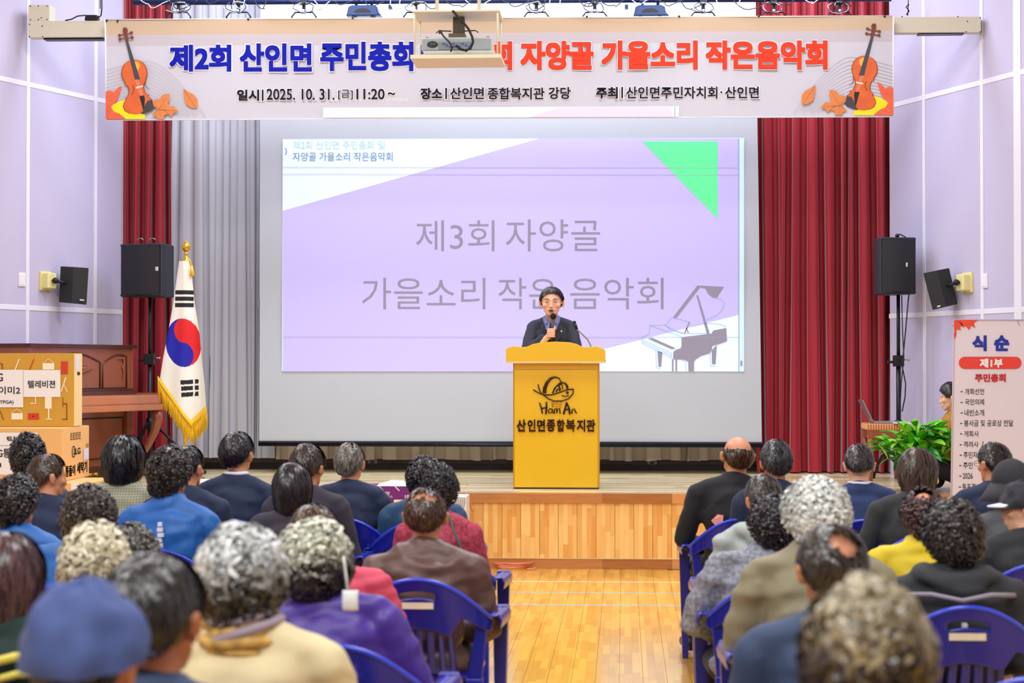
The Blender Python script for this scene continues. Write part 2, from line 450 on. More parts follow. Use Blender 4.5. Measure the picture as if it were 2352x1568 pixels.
for j in range(n + 1):
    t = j / n
    for k in range(n + 1):
        s = k / n; p = (tl*(1-t)+bl*t)*(1-s) + (tr*(1-t)+br*t)*s
        vs.append(p - L_ + Vector((0, .006*math.sin(t*19+s*2), 0)))
b.smooth = True
b.add(vs, [(j*(n+1)+k, j*(n+1)+k+1, (j+1)*(n+1)+k+1, (j+1)*(n+1)+k) for j in range(n) for k in range(n)])
b.build('screen_cloth', scm, scr, fixn=False)
b = MB(); a_, c_ = P(594, 1020, YS) - L_, P(1752, 1023, YS) - L_
b.tube([a_, c_], .018, 12); b.build('bottom_bar', mat('bar_black', srgb(22, 26, 48), .25, .6), scr)
b = MB(); b.box((a_.x, -.01, a_.z + .008), (c_.x, .012, a_.z + .032)); b.build('bar_sleeve', mat('sleeve_black', srgb(20, 20, 24), .5), scr)
def em(name, c, e): return mat(name, srgb(*c), .8, emit=e, var=0)
E1 = em('slide_white', (216, 232, 250), .52); E2 = em('slide_lilac', (194, 186, 238), .34); E3 = em('slide_green', (96, 240, 150), .6)
E4 = em('slide_grey', (150, 146, 164), .08); E5 = em('slide_blue_text', (110, 146, 176), .2); E6 = em('slide_line', (150, 160, 200), .12)
E7 = em('slide_pale_text', (170, 205, 236), .40); E8 = em('slide_hair', (176, 176, 206), .15)
flat('projected_slide', [(648, 852), (1709, 853), (1709, 317), (650, 320)][::-1], YS, E1, scr, -.010)
flat('lilac_field', [(650, 853), (1181, 853), (1697, 722), (1697, 318), (1240, 318), (650, 484)], YS, E2, scr, -.012)
flat('green_triangle', [(1475, 325), (1648, 502), (1648, 325)], YS, E3, scr, -.014)
flat('slide_edge_line', [(1696, 853), (1698, 853), (1698, 318), (1696, 318)], YS, E6, scr, -.014)
flat('scroll_bar', [(1698, 853), (1708, 853), (1708, 318), (1698, 318)], YS, em('slide_cyan', (196, 232, 250), .42), scr, -.014)
flat('scroll_thumb', [(1700, 840), (1705, 840), (1705, 828), (1700, 828)], YS, E6, scr, -.016)
text_obj('slide_title', [('제3회', 956, 1136, 506, 577, -.004), ('자양골', 1162, 1378, 504, 577, -.004), ('가을소리', 832, 1115, 638, 710, -.004), ('작은', 1145, 1278, 638, 710, -.004), ('음악회', 1310, 1524, 638, 710, -.004)], YS, E4, scr, 0, 0, -.014)
text_obj('slide_heading', [('제2회 산인면 주민총회', 674, 858, 323, 343), ('및', 868, 885, 323, 343)], YS, E7, scr, 0, 0, -.014)
text_obj('slide_subheading', [('자양골 가을소리 작은음악회', 673, 902, 350, 370)], YS, E5, scr, 0, 0, -.014)
# browser ring at the slide's left edge
b = MB(); 
ring = [(655 + 5*math.cos(a), 348 + 8*math.sin(a)) for a in [ -PI/2 + PI*k/10 for k in range(11)]]
inn = [(655 + 2.6*math.cos(a), 348 + 5.5*math.sin(a)) for a in [ PI/2 - PI*k/10 for k in range(11)]]
flat('slide_mark', (ring + inn)[::-1], YS, E6, scr, -.014)
# grand piano drawing on the slide (outline and dark body)
Z3 = lambda x, y: (1400 + x/3.135, 600 + y/3.135)
def art(name, polys, m, dy):
    b = MB()
    for p in polys: b.poly([P(*Z3(*q), YS) - L_ + Vector((0, dy, 0)) for q in p])
    return b.build(name, m, scr, fixn=False)
art('piano_drawing', [
    [(520,545),(640,532),(735,520),(745,498),(840,480),(845,575),(770,600),(740,608),(735,640),(720,662),(660,680),(620,705),(608,722),(608,790),(568,790),(566,722),(540,708),(458,704),(458,655),(470,640),(512,625),(520,600)],
    [(345,645),(380,655),(372,758),(352,758)], [(735,640),(772,602),(763,740),(738,740)],
    [(275,555),(310,552),(475,625),(450,632)], [(449,704),(460,704),(460,790),(449,790)], [(474,704),(486,704),(486,790),(474,790)],
    [(625,245),(637,245),(720,518),(700,520)], [(458,408),(480,408),(650,185),(820,186),(775,260),(735,258),(700,215),(670,188),(628,176)][:0] or [(456,404),(480,408),(652,186),(632,174)],
    [(632,174),(822,184),(772,262),(738,258),(708,232),(690,195),(652,186)], [(572,435),(580,437),(544,518),(536,515)], [(548,480),(554,478),(572,512),(564,514)]], E4, -.015)
def pline(b, pts, w=1.6, dy=-.015):
    for p, q in zip(pts[:-1], pts[1:]):
        p = Vector(p); q = Vector(q); d = (q - p); 
        if d.length < 1e-6: continue
        nn = Vector((-d.y, d.x)).normalized() * w
        b.poly([P(*Z3(*(p+nn)), YS) - L_ + Vector((0,dy,0)), P(*Z3(*(q+nn)), YS) - L_ + Vector((0,dy,0)), P(*Z3(*(q-nn)), YS) - L_ + Vector((0,dy,0)), P(*Z3(*(p-nn)), YS) - L_ + Vector((0,dy,0))])
b = MB()
for pts in ([(232,545),(285,525),(290,462),(410,458),(440,405),(480,410),(560,432),(575,440)], [(232,545),(235,590),(445,695),(445,660)], [(240,565),(445,660)], [(238,578),(445,678)], [(290,462),(515,540),(520,600)],
            [(410,470),(530,518),(720,520)], [(400,455),(450,500),(540,520)], [(740,258),(800,270),(828,300),(810,350),(770,390),(700,418)], [(580,470),(700,445),(790,452),(838,470)], [(332,640),(338,765),(370,775)], [(722,660),(728,755),(760,755)], [(520,706),(548,725),(552,790)]):
    pline(b, pts)
b.build('piano_outline', em('slide_outline', (140, 180, 215), .25), scr, fixn=False)
# faint seams of the screen cloth
b = MB()
for v in (384, 400, 773): 
    pts = [P(650, v, YS), P(1697, v+1, YS), P(1697, v+2, YS), P(650, v+1, YS)]; b.poly([p - L_ + Vector((0, -.016, 0)) for p in pts])
b.build('cloth_seam', E8, scr, fixn=False)
# ================================================================= BEAM AND BANNER
YBM = 15.50
creamm = mat('cream_metal', srgb(206, 202, 182), .45, var=.03)
darkm = mat('dark_metal', srgb(26, 26, 32), .4, .3)
beam = thing('screen_housing', 'long cream metal screen housing box spanning the hall behind the banner', 'screen housing', (0, YBM, 0))
def rel(b, o):
    L = Vector(o.location); b.v = [(v[0]-L.x, v[1]-L.y, v[2]-L.z) for v in b.v]; return b
a, c, e, g = P(65, 86, YBM), P(2253, 74, YBM), P(2253, 38, YBM), P(65, 48, YBM)
b = MB(); b.hexa([a, c, e, g], (0, .11, 0)); rel(b, beam).build('housing', creamm, beam, bevel=.004)
b = MB(); q = [P(65, 48, YBM), P(114, 48, YBM), P(114, 11, YBM), P(65, 11, YBM)]; b.hexa(q, (0, .16, 0)); rel(b, beam).build('motor_box', creamm, beam, bevel=.004)
b = MB(); q = [P(100, 91, YBM+.02), P(236, 90, YBM+.02), P(236, 86, YBM+.02), P(100, 86, YBM+.02)]; b.hexa(q, (0, .1, 0)); q = [P(2110, 78, YBM+.02), P(2215, 77, YBM+.02), P(2215, 74, YBM+.02), P(2110, 74, YBM+.02)]; rel(b, beam).build('screen_slot', darkm, beam); b = MB(); b.hexa(q, (0, .1, 0)); rel(b, beam).build('screen_slot', darkm, beam)
b = MB()
for u, v in ((68, 56), (68, 84), (97, 60), (98, 84), (70, 45), (88, 45), (108, 45), (70, 14), (88, 14), (108, 14), (95, 41), (2252, 41), (2252, 73), (2222, 49), (2219, 73), (2200, 38), (2072, 38)):
    b.ball(P(u, v, YBM), .006, 6)
tag(rel(b, beam).build('screw_heads', darkm, beam), kind='stuff')
b = MB(); q = [P(194, 46, YBM-.01), P(224, 46, YBM-.01), P(222, 34, YBM-.01), P(196, 34, YBM-.01)]; b.hexa(q, (0, .08, 0)); o = b.build('junction_box', darkm, None, bevel=.004); tag(o, 'small black junction box lying on the left end of the cream housing', 'junction box')
b = MB(); b.tube([P(150, 47, YBM), P(165, 44, YBM), P(178, 37, YBM), P(196, 35, YBM)], .006, 6); b.tube([P(222, 42, YBM), P(232, 36, YBM), P(234, 20, YBM), P(233, -60, YBM)], .006, 6); b.tube([P(230, 20, YBM), P(230, -60, YBM)], .004, 6)
tag(b.build('hanging_cable', darkm), 'black cable hanging down to the junction box at the left of the banner', 'cable')
b = MB(); b.tube([P(2085, 36, YBM), P(2086, 10, YBM), P(2085, -60, YBM)], .004, 6); b.tube([P(2082, 34, YBM), P(2088, 25, YBM), P(2081, 16, YBM), P(2088, 10, YBM)], .006, 5)
tag(b.build('hanging_wire', darkm), 'thin black wire with a hook hanging to the right end of the housing', 'wire')

YBN = 15.42
ban = thing('hanging_banner', 'wide pale banner with blue and orange Korean lettering and two violins', 'banner', (0, YBN, 0))
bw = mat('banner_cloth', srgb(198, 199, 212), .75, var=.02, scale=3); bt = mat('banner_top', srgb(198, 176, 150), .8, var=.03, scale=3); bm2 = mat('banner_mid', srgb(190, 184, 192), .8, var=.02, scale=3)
def strip(name, vtl, vtr, vbl, vbr, m, ul=242, ur=2052, ul2=None, dy=0, n=40):
    b = MB(); b.smooth = True; vs = []
    for j in range(2):
        for k in range(n + 1):
            s = k / n; v = (vtl + (vtr - vtl) * s) if j == 0 else (vbl + (vbr - vbl) * s)
            p = P((ul2 or ul) * (1-s) + ur * s if j else ul * (1-s) + ur * s, v, YBN); p.y += .008 * math.sin(s * 31) + dy
            vs.append(p)
    b.add(vs, [(k, n+1+k, n+2+k, k+1) for k in range(n)])
    return rel(b, ban).build(name, m, ban, fixn=False)
strip('banner_show_through', 46, 37, 80, 70, bt); strip('banner_grey_band', 80, 70, 106, 96, bm2); strip('banner_cloth', 106, 96, 276, 268, bw, 242, 2052, 244)  # tan band paints in the housing showing through the cloth; greyer band below it
b = MB()
for (u0, v0, u1, v1) in ((241, 45, 2052, 36.5), (243.5, 276, 2052, 268)): b.tube([P(u0, v0, YBN-.004), P(u1, v1, YBN-.004)], .005, 6)
for (u0, v0, u1, v1) in ((241.5, 45, 244, 276), (2052, 37, 2052, 268)): b.tube([P(u0, v0, YBN-.004), P(u1, v1, YBN-.004)], .006, 6)
rel(b, ban).build('white_edging', mat('edge_white', srgb(240, 240, 242), .6), ban)
b = MB()
for u, v in ((245, 47), (270, 48), (570, 44), (810, 41), (1348, 38), (1560, 37.5), (1743, 37), (2032, 37.5)): b.ball(P(u, v, YBN - .01), .010, 8)
rel(b, ban).build('fixing_bolts', darkm, ban)
def ptext(name, items, m, mo=None, dy=-.012, e=0):
    if mo: o = text_obj(name + '_outline', items, YBN, mo, ban, 0, e or 2.2, dy + .003)
    return text_obj(name, items, YBN, m, ban, 0, 0, dy)
bluem = mat('print_blue', srgb(4, 20, 165), .7, spec=.2, var=0); orm = mat('print_orange', srgb(226, 62, 36), .7, spec=.2, var=0); blk = mat('print_black', srgb(16, 10, 26), .7, spec=.2, var=0); wo = mat('print_white', srgb(244, 242, 244), .7, var=0); redo = mat('print_dark_red', srgb(150, 40, 50), .6, var=0)
ptext('blue_lettering', [('제2회', 390, 532, 103, 165, .038), ('산인면', 551, 717, 100, 165, .038), ('주민총회', 736, 950, 96, 164, .038), ('및', 964, 1010, 100, 148, .038)], bluem, wo)
it = [('제3', 1050, 1120, 98, 148, .038), ('회', 1128, 1176, 96, 161, .038), ('자양골', 1196, 1363, 95, 161, .038), ('가을소리', 1382, 1602, 94, 160, .038), ('작은음악회', 1621, 1900, 94, 160, .038)]
text_obj('orange_edge', it, YBN, redo, ban, 0, .8, -.0115)
ptext('orange_lettering', it, orm, wo, -.013)
sm = .016
ptext('black_lettering', [('일시', 545, 596, 206, 232, .030), ('|', 602, 606, 206, 232), ('2025. 10. 31.', 613, 769, 204, 230, .012), ('[금]', 777, 811, 206, 229, 0), ('11:20', 819, 884, 204, 229, .012), ('~', 891, 908, 212, 219, .008),
    ('장소', 966, 1016, 202, 229, .030), ('|', 1023, 1027, 202, 228), ('산인면', 1034, 1112, 201, 228, sm), ('종합복지관', 1120, 1251, 201, 229, sm), ('강당', 1260, 1311, 200, 228, sm),
    ('주최', 1369, 1419, 200, 227, .030), ('|', 1427, 1431, 200, 226), ('산인면주민자치회', 1438, 1648, 199, 227, sm), ('·', 1654, 1659, 210, 214, .02), ('산인면', 1665, 1743, 199, 226, sm)], blk, wo, -.013, 1.6)
# projected strip that falls on the lower edge of the banner
def bflat(name, pts, m, dy=-.014):
    b = MB(); b.poly([P(u, v, YBN) + Vector((0, dy, 0)) for u, v in pts]); return rel(b, ban).build(name, m, ban, fixn=False)
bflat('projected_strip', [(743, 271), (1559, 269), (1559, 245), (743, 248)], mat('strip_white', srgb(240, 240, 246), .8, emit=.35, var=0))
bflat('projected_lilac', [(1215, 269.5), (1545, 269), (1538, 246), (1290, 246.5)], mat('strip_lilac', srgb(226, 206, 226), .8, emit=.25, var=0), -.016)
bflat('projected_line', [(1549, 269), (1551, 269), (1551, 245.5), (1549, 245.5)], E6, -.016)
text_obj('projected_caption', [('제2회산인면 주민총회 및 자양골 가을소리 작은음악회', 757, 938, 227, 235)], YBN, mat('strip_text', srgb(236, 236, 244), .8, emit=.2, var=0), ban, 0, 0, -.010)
# ---- violins and leaves printed at both ends
bro = mat('print_violin', srgb(214, 96, 40), .6, var=.3, scale=9); bro2 = mat('print_violin_edge', srgb(120, 44, 20), .6, var=0); brd = mat('print_scroll', srgb(112, 52, 30), .6, var=.2)
lfm = mat('print_leaf', srgb(214, 128, 66), .6, var=.12, scale=20); lfr = mat('print_leaf_red', srgb(226, 96, 62), .6, var=.3, scale=12); lfy = mat('print_leaf_yellow', srgb(250, 222, 10), .6, var=.05); lnm = mat('print_line', srgb(150, 132, 136), .6, var=0); vein = mat('print_vein', srgb(96, 44, 24), .6, var=0); strm = mat('print_string', srgb(230, 200, 180), .5, var=0)
def violin_art(cx, s):
    """cx: x of the reference (banner end) ; s=+1 left art, -1 mirrored right art; coordinates are offsets measured on the left art"""
    yo = 0 if s > 0 else -9
    X = lambda u: 243 + (u - 243) if s > 0 else 2052 - (u - 243)
    W_ = lambda pts: [(X(u), v + yo) for u, v in pts]
    # staff lines
    b = MB()
    for k in range(12):
        pts = []
        for i in range(25):
            t = i / 24
            u = 244 + t * 230 - k * 3.2 * t; base = 162 + k * 8.2 - k * k * .06
            v = base - 22 * math.sin(min(1, t * 1.9) * PI / 2) * (1 - k * .03) + max(0, t - .42) ** 1.55 * (300 - k * 14)
            if v > 272: break
            pts.append((u, v))
        for p, q in zip(pts[:-1], pts[1:]):
            b.poly([P(X(p[0]), p[1]+yo-.35, YBN), P(X(q[0]), q[1]+yo-.35, YBN), P(X(q[0]), q[1]+yo+.35, YBN), P(X(p[0]), p[1]+yo+.35, YBN)])
    b.v = [(v[0], v[1]-.011, v[2]) for v in b.v]; rel(b, ban).build('staff_lines', lnm, ban, fixn=False)
    def fl_(name, pts, m, dy): 
        p = W_(pts); bflat(name, p, m, dy)
    fl_('red_leaf', [(244,212),(252,208),(262,212),(274,200),(281,198),(276,214),(272,226),(266,236),(262,244),(270,256),(284,268),(288,274),(244,274)], lfr, -.013)
    fl_('yellow_leaf', [(256,246),(262,240),(278,232),(294,230),(300,246),(318,260),(334,264),(334,274),(290,274),(276,262),(262,256)], lfy, -.0135)
    # body along an axis
    A = Vector((306, 138)); B = Vector((321, 262)); ax = (B - A); ln = ax.length; ax.normalize(); nx = Vector((-ax.y, ax.x)) * -1
    prof = [(0,4),(.02,12),(.06,20),(.13,26),(.22,29),(.30,28.5),(.38,24),(.42,22.5),(.43,25),(.45,19),(.52,16.5),(.60,17.5),(.66,22),(.67,27),(.70,24.5),(.76,31),(.84,34.5),(.92,31),(.97,22),(1,8)]
    def outl(sc, off=0): 
        L1 = [A + ax * (ln * t) + nx * (w * sc + off) for t, w in prof]; R1 = [A + ax * (ln * t) - nx * (w * sc + off) for t, w in prof]
        return [tuple(p) for p in L1 + R1[::-1]]
    fl_('violin_rim', outl(1, 1.2), bro2, -.0145); fl_('violin_body', outl(1, -.4), bro, -.0155)
    fl_('violin_glow', [(310+12*math.cos(a)*.7+4, 152+10*math.sin(a)) for a in [k*PI/5 for k in range(10)]], mat('print_glow', srgb(240,176,60), .6, var=.1), -.0158)
    bar = lambda p, q, w0, w1: [(p[0]-w0, p[1]), (p[0]+w0, p[1]), (q[0]+w1, q[1]), (q[0]-w1, q[1])]
    fl_('fingerboard', bar((292, 93), (317, 183), 2.8, 6.2), mat('print_ebony', srgb(62, 64, 72), .6, var=.2), -.0165)
    fl_('pegbox', [(286,66),(292,64),(295,70),(293,76),(297,94),(290,95),(285,78),(283,72)], brd, -.017)
    b = MB()
    for (u, v) in ((276,82),(303,76),(277,91),(305,87),(287,67),(290,72)): b.poly([P(X(u+3.8*math.cos(a)), v+yo+3.6*math.sin(a), YBN) + Vector((0,-.018,0)) for a in [k*PI/4 for k in range(8)]])
    for (p, q) in (((276,82),(303,77)),((277,91),(305,87))): b.poly([P(X(p[0]), p[1]+yo-1.4, YBN)+Vector((0,-.0175,0)), P(X(q[0]), q[1]+yo-1.4, YBN)+Vector((0,-.0175,0)), P(X(q[0]), q[1]+yo+1.4, YBN)+Vector((0,-.0175,0)), P(X(p[0]), p[1]+yo+1.4, YBN)+Vector((0,-.0175,0))])
    rel(b, ban).build('pegs', brd, ban, fixn=False)
    fl_('bridge', [(313,200),(329,197),(330,200),(314,204)], mat('print_ivory', srgb(240,222,190), .6, var=0), -.017)
    fl_('tailpiece', [(321,221),(332,219),(334,228),(332,252),(330,254),(326,238)], mat('print_black2', srgb(20,16,18), .6, var=0), -.017)
    fl_('chin_rest', [(334,242),(340,232),(350,230),(357,246),(350,254),(336,260),(324,261),(330,255)], mat('print_grey', srgb(60,56,64), .6, var=.3), -.0172)
    b = MB()
    for k in range(3):
        u0, u1 = 312 + k*3, 324 + k*2.6; b.poly([P(X(u0), 184+yo, YBN), P(X(u0+.6), 184+yo, YBN), P(X(u1+.6), 221+yo, YBN), P(X(u1), 221+yo, YBN)])
    b.v = [(v[0], v[1]-.0175, v[2]) for v in b.v]; rel(b, ban).build('strings', strm, ban, fixn=False)
    b = MB()
    for pts in ([(329,187),(333,188),(334,194),(338,202),(344,206)], [(305,196),(308,204),(307,212),(304,217),(302,215)]):
        for p, q in zip(pts[:-1], pts[1:]): b.poly([P(X(p[0]), p[1]+yo, YBN), P(X(p[0]+1.6), p[1]+yo, YBN), P(X(q[0]+1.6), q[1]+yo, YBN), P(X(q[0]), q[1]+yo, YBN)])
    b.v = [(v[0], v[1]-.0172, v[2]) for v in b.v]; rel(b, ban).build('sound_holes', bro2, ban, fixn=False)
    # oval leaf and maple leaf
    fl_('oval_leaf', [(422,204),(434,212),(446,218),(454,228),(455,242),(452,250),(440,248),(428,240),(424,226)], lfm, -.015)
    fl_('maple_leaf', [(351,232),(360,228),(367,230),(374,219),(383,216),(390,216),(391,230),(387,238),(390,246),(400,244),(406,252),(412,257),(400,260),(396,268),(386,262),(378,266),(379,274),(362,274),(360,268),(350,264),(358,256),(362,250),(354,244)], lfm, -.018)
    b = MB()
    for p, q in (((366,252),(386,222)),((366,252),(406,256)),((366,252),(354,236)),((366,252),(370,272)),((366,252),(352,262)),((424,208),(451,248)),((376,252),(392,264))):
        b.poly([P(X(p[0]), p[1]+yo-.5, YBN), P(X(q[0]), q[1]+yo-.2, YBN), P(X(q[0]), q[1]+yo+.2, YBN), P(X(p[0]), p[1]+yo+.5, YBN)])
    b.v = [(v[0], v[1]-.0185, v[2]) for v in b.v]; rel(b, ban).build('leaf_veins', vein, ban, fixn=False)
violin_art(0, 1); violin_art(0, -1)

# ================================================================= PROJECTOR IN ITS CRADLE
YP = 11.9
crm = mat('cradle_cream', srgb(226, 218, 190), .45, var=.02)
cr = thing('projector_cradle', 'cream metal ceiling cradle of two plates and four rods', 'projector cradle', (P(1050, 100, YP).x, YP, P(1050, 125, YP).z))
Lc = Vector(cr.location); sc_ = YP / F
def cz(v): return P(1050, v, YP).z
def cx_(u): return P(u, 100, YP).x
hw, dp = (cx_(1148) - cx_(947)) / 2, .24
xc = (cx_(1148) + cx_(947)) / 2
def lbox(b, x0, y0, z0, x1, y1, z1): b.box((x0 - Lc.x, y0 - Lc.y, z0 - Lc.z), (x1 - Lc.x, y1 - Lc.y, z1 - Lc.z)); return b
zt_, zb_ = cz(24), cz(125)
y0, y1 = YP - .02, YP + .34
b = lbox(MB(), xc - hw, y0, zt_ - .012, xc + hw, y1, zt_ ); b.build('upper_plate', crm, cr, bevel=.003)
b = lbox(MB(), xc - hw - .01, y0 - .01, zb_ - .03, xc + hw + .01, y1 + .02, zb_ - .004); b.build('lower_plate', crm, cr, bevel=.003)
for sx in (-1, 1):
    for yy in (y0 + .015, y1 - .02):
        b = MB(); b.tube([(xc + sx * (hw - .015) - Lc.x, yy - Lc.y, zb_ - .02 - Lc.z), (xc + sx * (hw - .015) - Lc.x, yy - Lc.y, zt_ + .03 - Lc.z)], .006, 8); b.build('rod', crm, cr)
b = MB()
for sx in (-1, 1): b.tube([(xc + sx * .14 - Lc.x, YP + .15 - Lc.y, zt_ - Lc.z), (xc + sx * .14 - Lc.x, YP + .15 - Lc.y, CEIL - Lc.z)], .012, 8)
b.build('drop_rods', crm, cr)
pj = thing('projector', 'grey white video projector hung upside down in the cream cradle', 'projector', (cx_(1046), YP + .10, cz(98)))
L_ = Vector(pj.location); g2 = mat('projector_body', srgb(196, 200, 190), .4, var=.02); g3 = mat('projector_back', srgb(152, 160, 166), .45, var=.03); gd = mat('projector_dark', srgb(60, 62, 70), .5)
w2 = (cx_(1128) - cx_(965)) / 2
b = MB(); b.box((-w2, -.02, cz(112) - L_.z), (w2, .22, cz(80) - L_.z)); b.build('body', g2, pj, bevel=.02, seg=3)
b = MB(); b.box((-w2 + .006, -.026, cz(110) - L_.z), (w2 - .006, -.018, cz(84) - L_.z)); b.build('rear_panel', g3, pj, bevel=.003)
b = MB(); b.box((-w2 + .015, -.032, cz(122) - L_.z + .005), (w2 + .02, .2, cz(111) - L_.z)); b.build('lens_side_cover', g2, pj, bevel=.012)
b = MB(); Mx = Matrix.Rotation(PI/2, 3, 'X'); b.lathe([(0, 0), (.034, 0), (.036, .006), (0, .007)], (-w2 + .075, -.024, cz(97) - L_.z), 16, M=Mx @ Matrix.Scale(.62, 3, Vector((0,1,0)))); b.build('speaker_grille', gd, pj)
b = MB(); b.box((-.12, -.030, cz(109) - L_.z), (.10, -.024, cz(92) - L_.z)); b.build('port_panel', mat('port_panel', srgb(120, 128, 132), .5), pj)
b = MB(); r_ = random.Random(3)
for k in range(9): 
    x = -.09 + k * .021; z = cz(96 + (k % 3) * 3.5) - L_.z; b.box((x, -.036, z - .005), (x + .012, -.028, z + .005))
b.build('ports', mat('port_blue', srgb(40, 80, 150), .5), pj)
b = MB(); b.box((-.055, .0, cz(82) - L_.z), (.055, .14, cz(70) - L_.z)); b.box((-.03, .04, cz(70) - L_.z), (.045, .11, cz(30) - L_.z)); b.build('ceiling_mount', mat('mount_bronze', srgb(84, 76, 62), .5, .4, var=.2), pj, bevel=.003)
b = MB()
for s in (-1, 1): b.tube([(s*.04, .05, cz(62) - L_.z), (s*.12, .03, cz(62) - L_.z), (s*.14, .03, cz(67) - L_.z)], .004, 6)
b.build('mount_arms', darkm, pj)
b = MB()
for s in (-1, 1): b.lathe([(0, 0), (.018, 0), (.014, .012), (0, .014)], (s * (w2 - .03), .05, cz(80) - L_.z), 10)
b.build('adjust_feet', darkm, pj)
b = MB()
def cabl(b, pts, r, off=-.05): b.tube([P(u, v, YP + .02) + Vector((0, off, 0)) - L_ for u, v in pts], r, 6)
cabl(b, [(1041, 28), (1052, 40), (1066, 55), (1078, 70), (1086, 88), (1088, 100), (1082, 114), (1072, 119), (1058, 116), (1050, 108)], .009)
cabl(b, [(1014, 76), (1020, 86), (1034, 100), (1040, 112), (1037, 122)], .006); cabl(b, [(1040, 111), (1052, 110), (1066, 118), (1074, 122)], .004)
b.box(tuple(P(1009, 80, YP) - L_ + Vector((0, -.05, 0))), tuple(P(1017, 72, YP) - L_ + Vector((0, -.03, 0)))); b.build('cables', darkm, pj)

# ================================================================= LIGHTING PIPE WITH LAMPS
YT = 16.3
pipm = mat('pipe_blue_black', srgb(34, 44, 84), .35, .5)
pipe = thing('lighting_pipe', 'dark horizontal lighting pipe slung above the banner', 'lighting pipe', (P(1180, 0, YT).x, YT, P(1180, 3, YT).z)); L_ = Vector(pipe.location)
b = MB(); b.tube([P(307, 6, YT) - L_, P(2047, -3, YT) - L_], .024, 14); b.build('pipe', pipm, pipe)
for u in (640, 1180, 1790): b = MB(); p = P(u, 0, YT) - L_; b.tube([p, p + Vector((0, 0, CEIL - L_.z - p.z))], .008, 8); b.build('hanger', pipm, pipe)
for u in (897, 1439): b = MB(); p = P(u, 12, YT) - L_; b.box((p.x - .015, -.03, p.z - .035), (p.x + .015, .03, p.z)); b.build('end_bracket', pipm, pipe)
cabm = mat('cable_black', srgb(18, 20, 34), .4); cabw = mat('cable_grey', srgb(200, 204, 214), .4)
r_ = random.Random(21)
for n_, (u, grp) in enumerate(((410, 0), (548, 0), (698, 0), (955, 0), (1232, 0), (1366, 0), (1615, 0), (1777, 0), (1928, 0))):
    labs = ['over the left red curtain', 'over the grey drape', 'left of the first moving lamp', 'left of the projector cradle', 'just right of the projector cradle', 'left of the second moving lamp', 'right of the second moving lamp', 'over the left edge of the right red curtain', 'over the middle of the right red curtain']
    t = thing('stage_spotlight', 'stage spotlight with a black wire yoke ' + labs[n_], 'stage light', (P(u, 25, YT).x, YT, P(u, 36, YT).z), group='spotlights on the lighting pipe'); 
    b = MB(); w = .11; b.tube([(-w, 0, -.12), (-w, 0, -.01), (-w + .03, 0, .03), (w - .03, 0, .03), (w, 0, -.01), (w, 0, -.12)], .008, 6); b.build('yoke', darkm, t)
    b = MB(); b.tube([(0, 0, .02), (0, 0, .13)], .016, 8); b.box((-.03, -.03, .10), (.03, .03, .15)); b.build('clamp', darkm, t, bevel=.004)
    b = MB(); b.lathe([(0, -.2), (.085, -.2), (.09, -.14), (.08, -.10), (.05, -.06), (0, -.05)], (0, 0, 0), 16); b.build('lamp_body', darkm, t)
    b = MB(); b.ball((0, -.03, .04), .014, 8); b.build('wing_nut', cabw, t)
for u, lab in ((836, 'blue black moving head lamp hanging over the blue banner lettering'), (1493, 'blue black moving head lamp hanging over the orange banner lettering')):
    t = thing('moving_head_lamp', lab, 'stage light', (P(u, 30, YT).x, YT, P(u, 30, YT).z)); bl2 = mat('lamp_blue', srgb(30, 52, 92), .25, .3)
    b = MB(); pr = [(-.15, -.04), (-.14, -.01), (-.13, .04), (-.10, .055), (.10, .055), (.13, .04), (.14, -.01), (.17, -.04)]
    b.poly([(x, -.09, z) for x, z in pr], (0, .18, 0)); b.build('base_housing', bl2, t, bevel=.01)
    for s in (-1, 1): b = MB(); b.tube([(s*.07, 0, .05), (s*.07, 0, .13)], .014, 8); b.box((s*.07 - .025, -.03, .10), (s*.07 + .025, .03, .13)); b.build('clamp', pipm, t)
    b = MB(); b.box((-.10, -.08, -.18), (-.07, .08, -.04)); b.box((.07, -.08, -.18), (.10, .08, -.04)); b.build('yoke', bl2, t, bevel=.006)
    b = MB(); b.ball((0, 0, -.16), (.07, .07, .09), 14); b.build('lamp_head', bl2, t)
    b = MB(); b.poly([(.075*math.cos(a), -.093, -.01 + .035*math.sin(a)) for a in [PI*k/10 for k in range(11)]] ); b.build('badge', darkm, t, fixn=False)
# loose cables along the pipe
for k in range(26):
    u = 365 + k * 62 + r_.uniform(-18, 18); w = r_.uniform(14, 45); dv = r_.uniform(10, 26); b = MB(); yy = YT - r_.uniform(.03, .08)
    pts = []
    for i in range(13):
        t = i / 12; pts.append(P(u + w * (t - .5) * 2 + 6 * math.sin(t * 9 + k), -4 + dv * math.sin(PI * t) + 3 * math.sin(t * 14 + k), yy))
    b.tube(pts, .0045, 5); rel(b, pipe).build('loose_cable', cabm if k % 3 else cabw, pipe)
for u in (410, 545, 700, 960, 1232, 1367, 1615, 1777, 1928):
    for j in range(2):
        b = MB(); yy = YT - .06 - .02 * j; a0 = r_.uniform(0, 6)
        pts = [P(u + 14 * math.cos(a0 + i * .62) * (1 + .1 * i % 3) + r_.uniform(-3, 3), 17 + 12 * math.sin(a0 + i * .62) + r_.uniform(-2, 2), yy) for i in range(13)]
        b.tube(pts, .004, 5); rel(b, pipe).build('loose_cable', cabm if j else cabw, pipe)

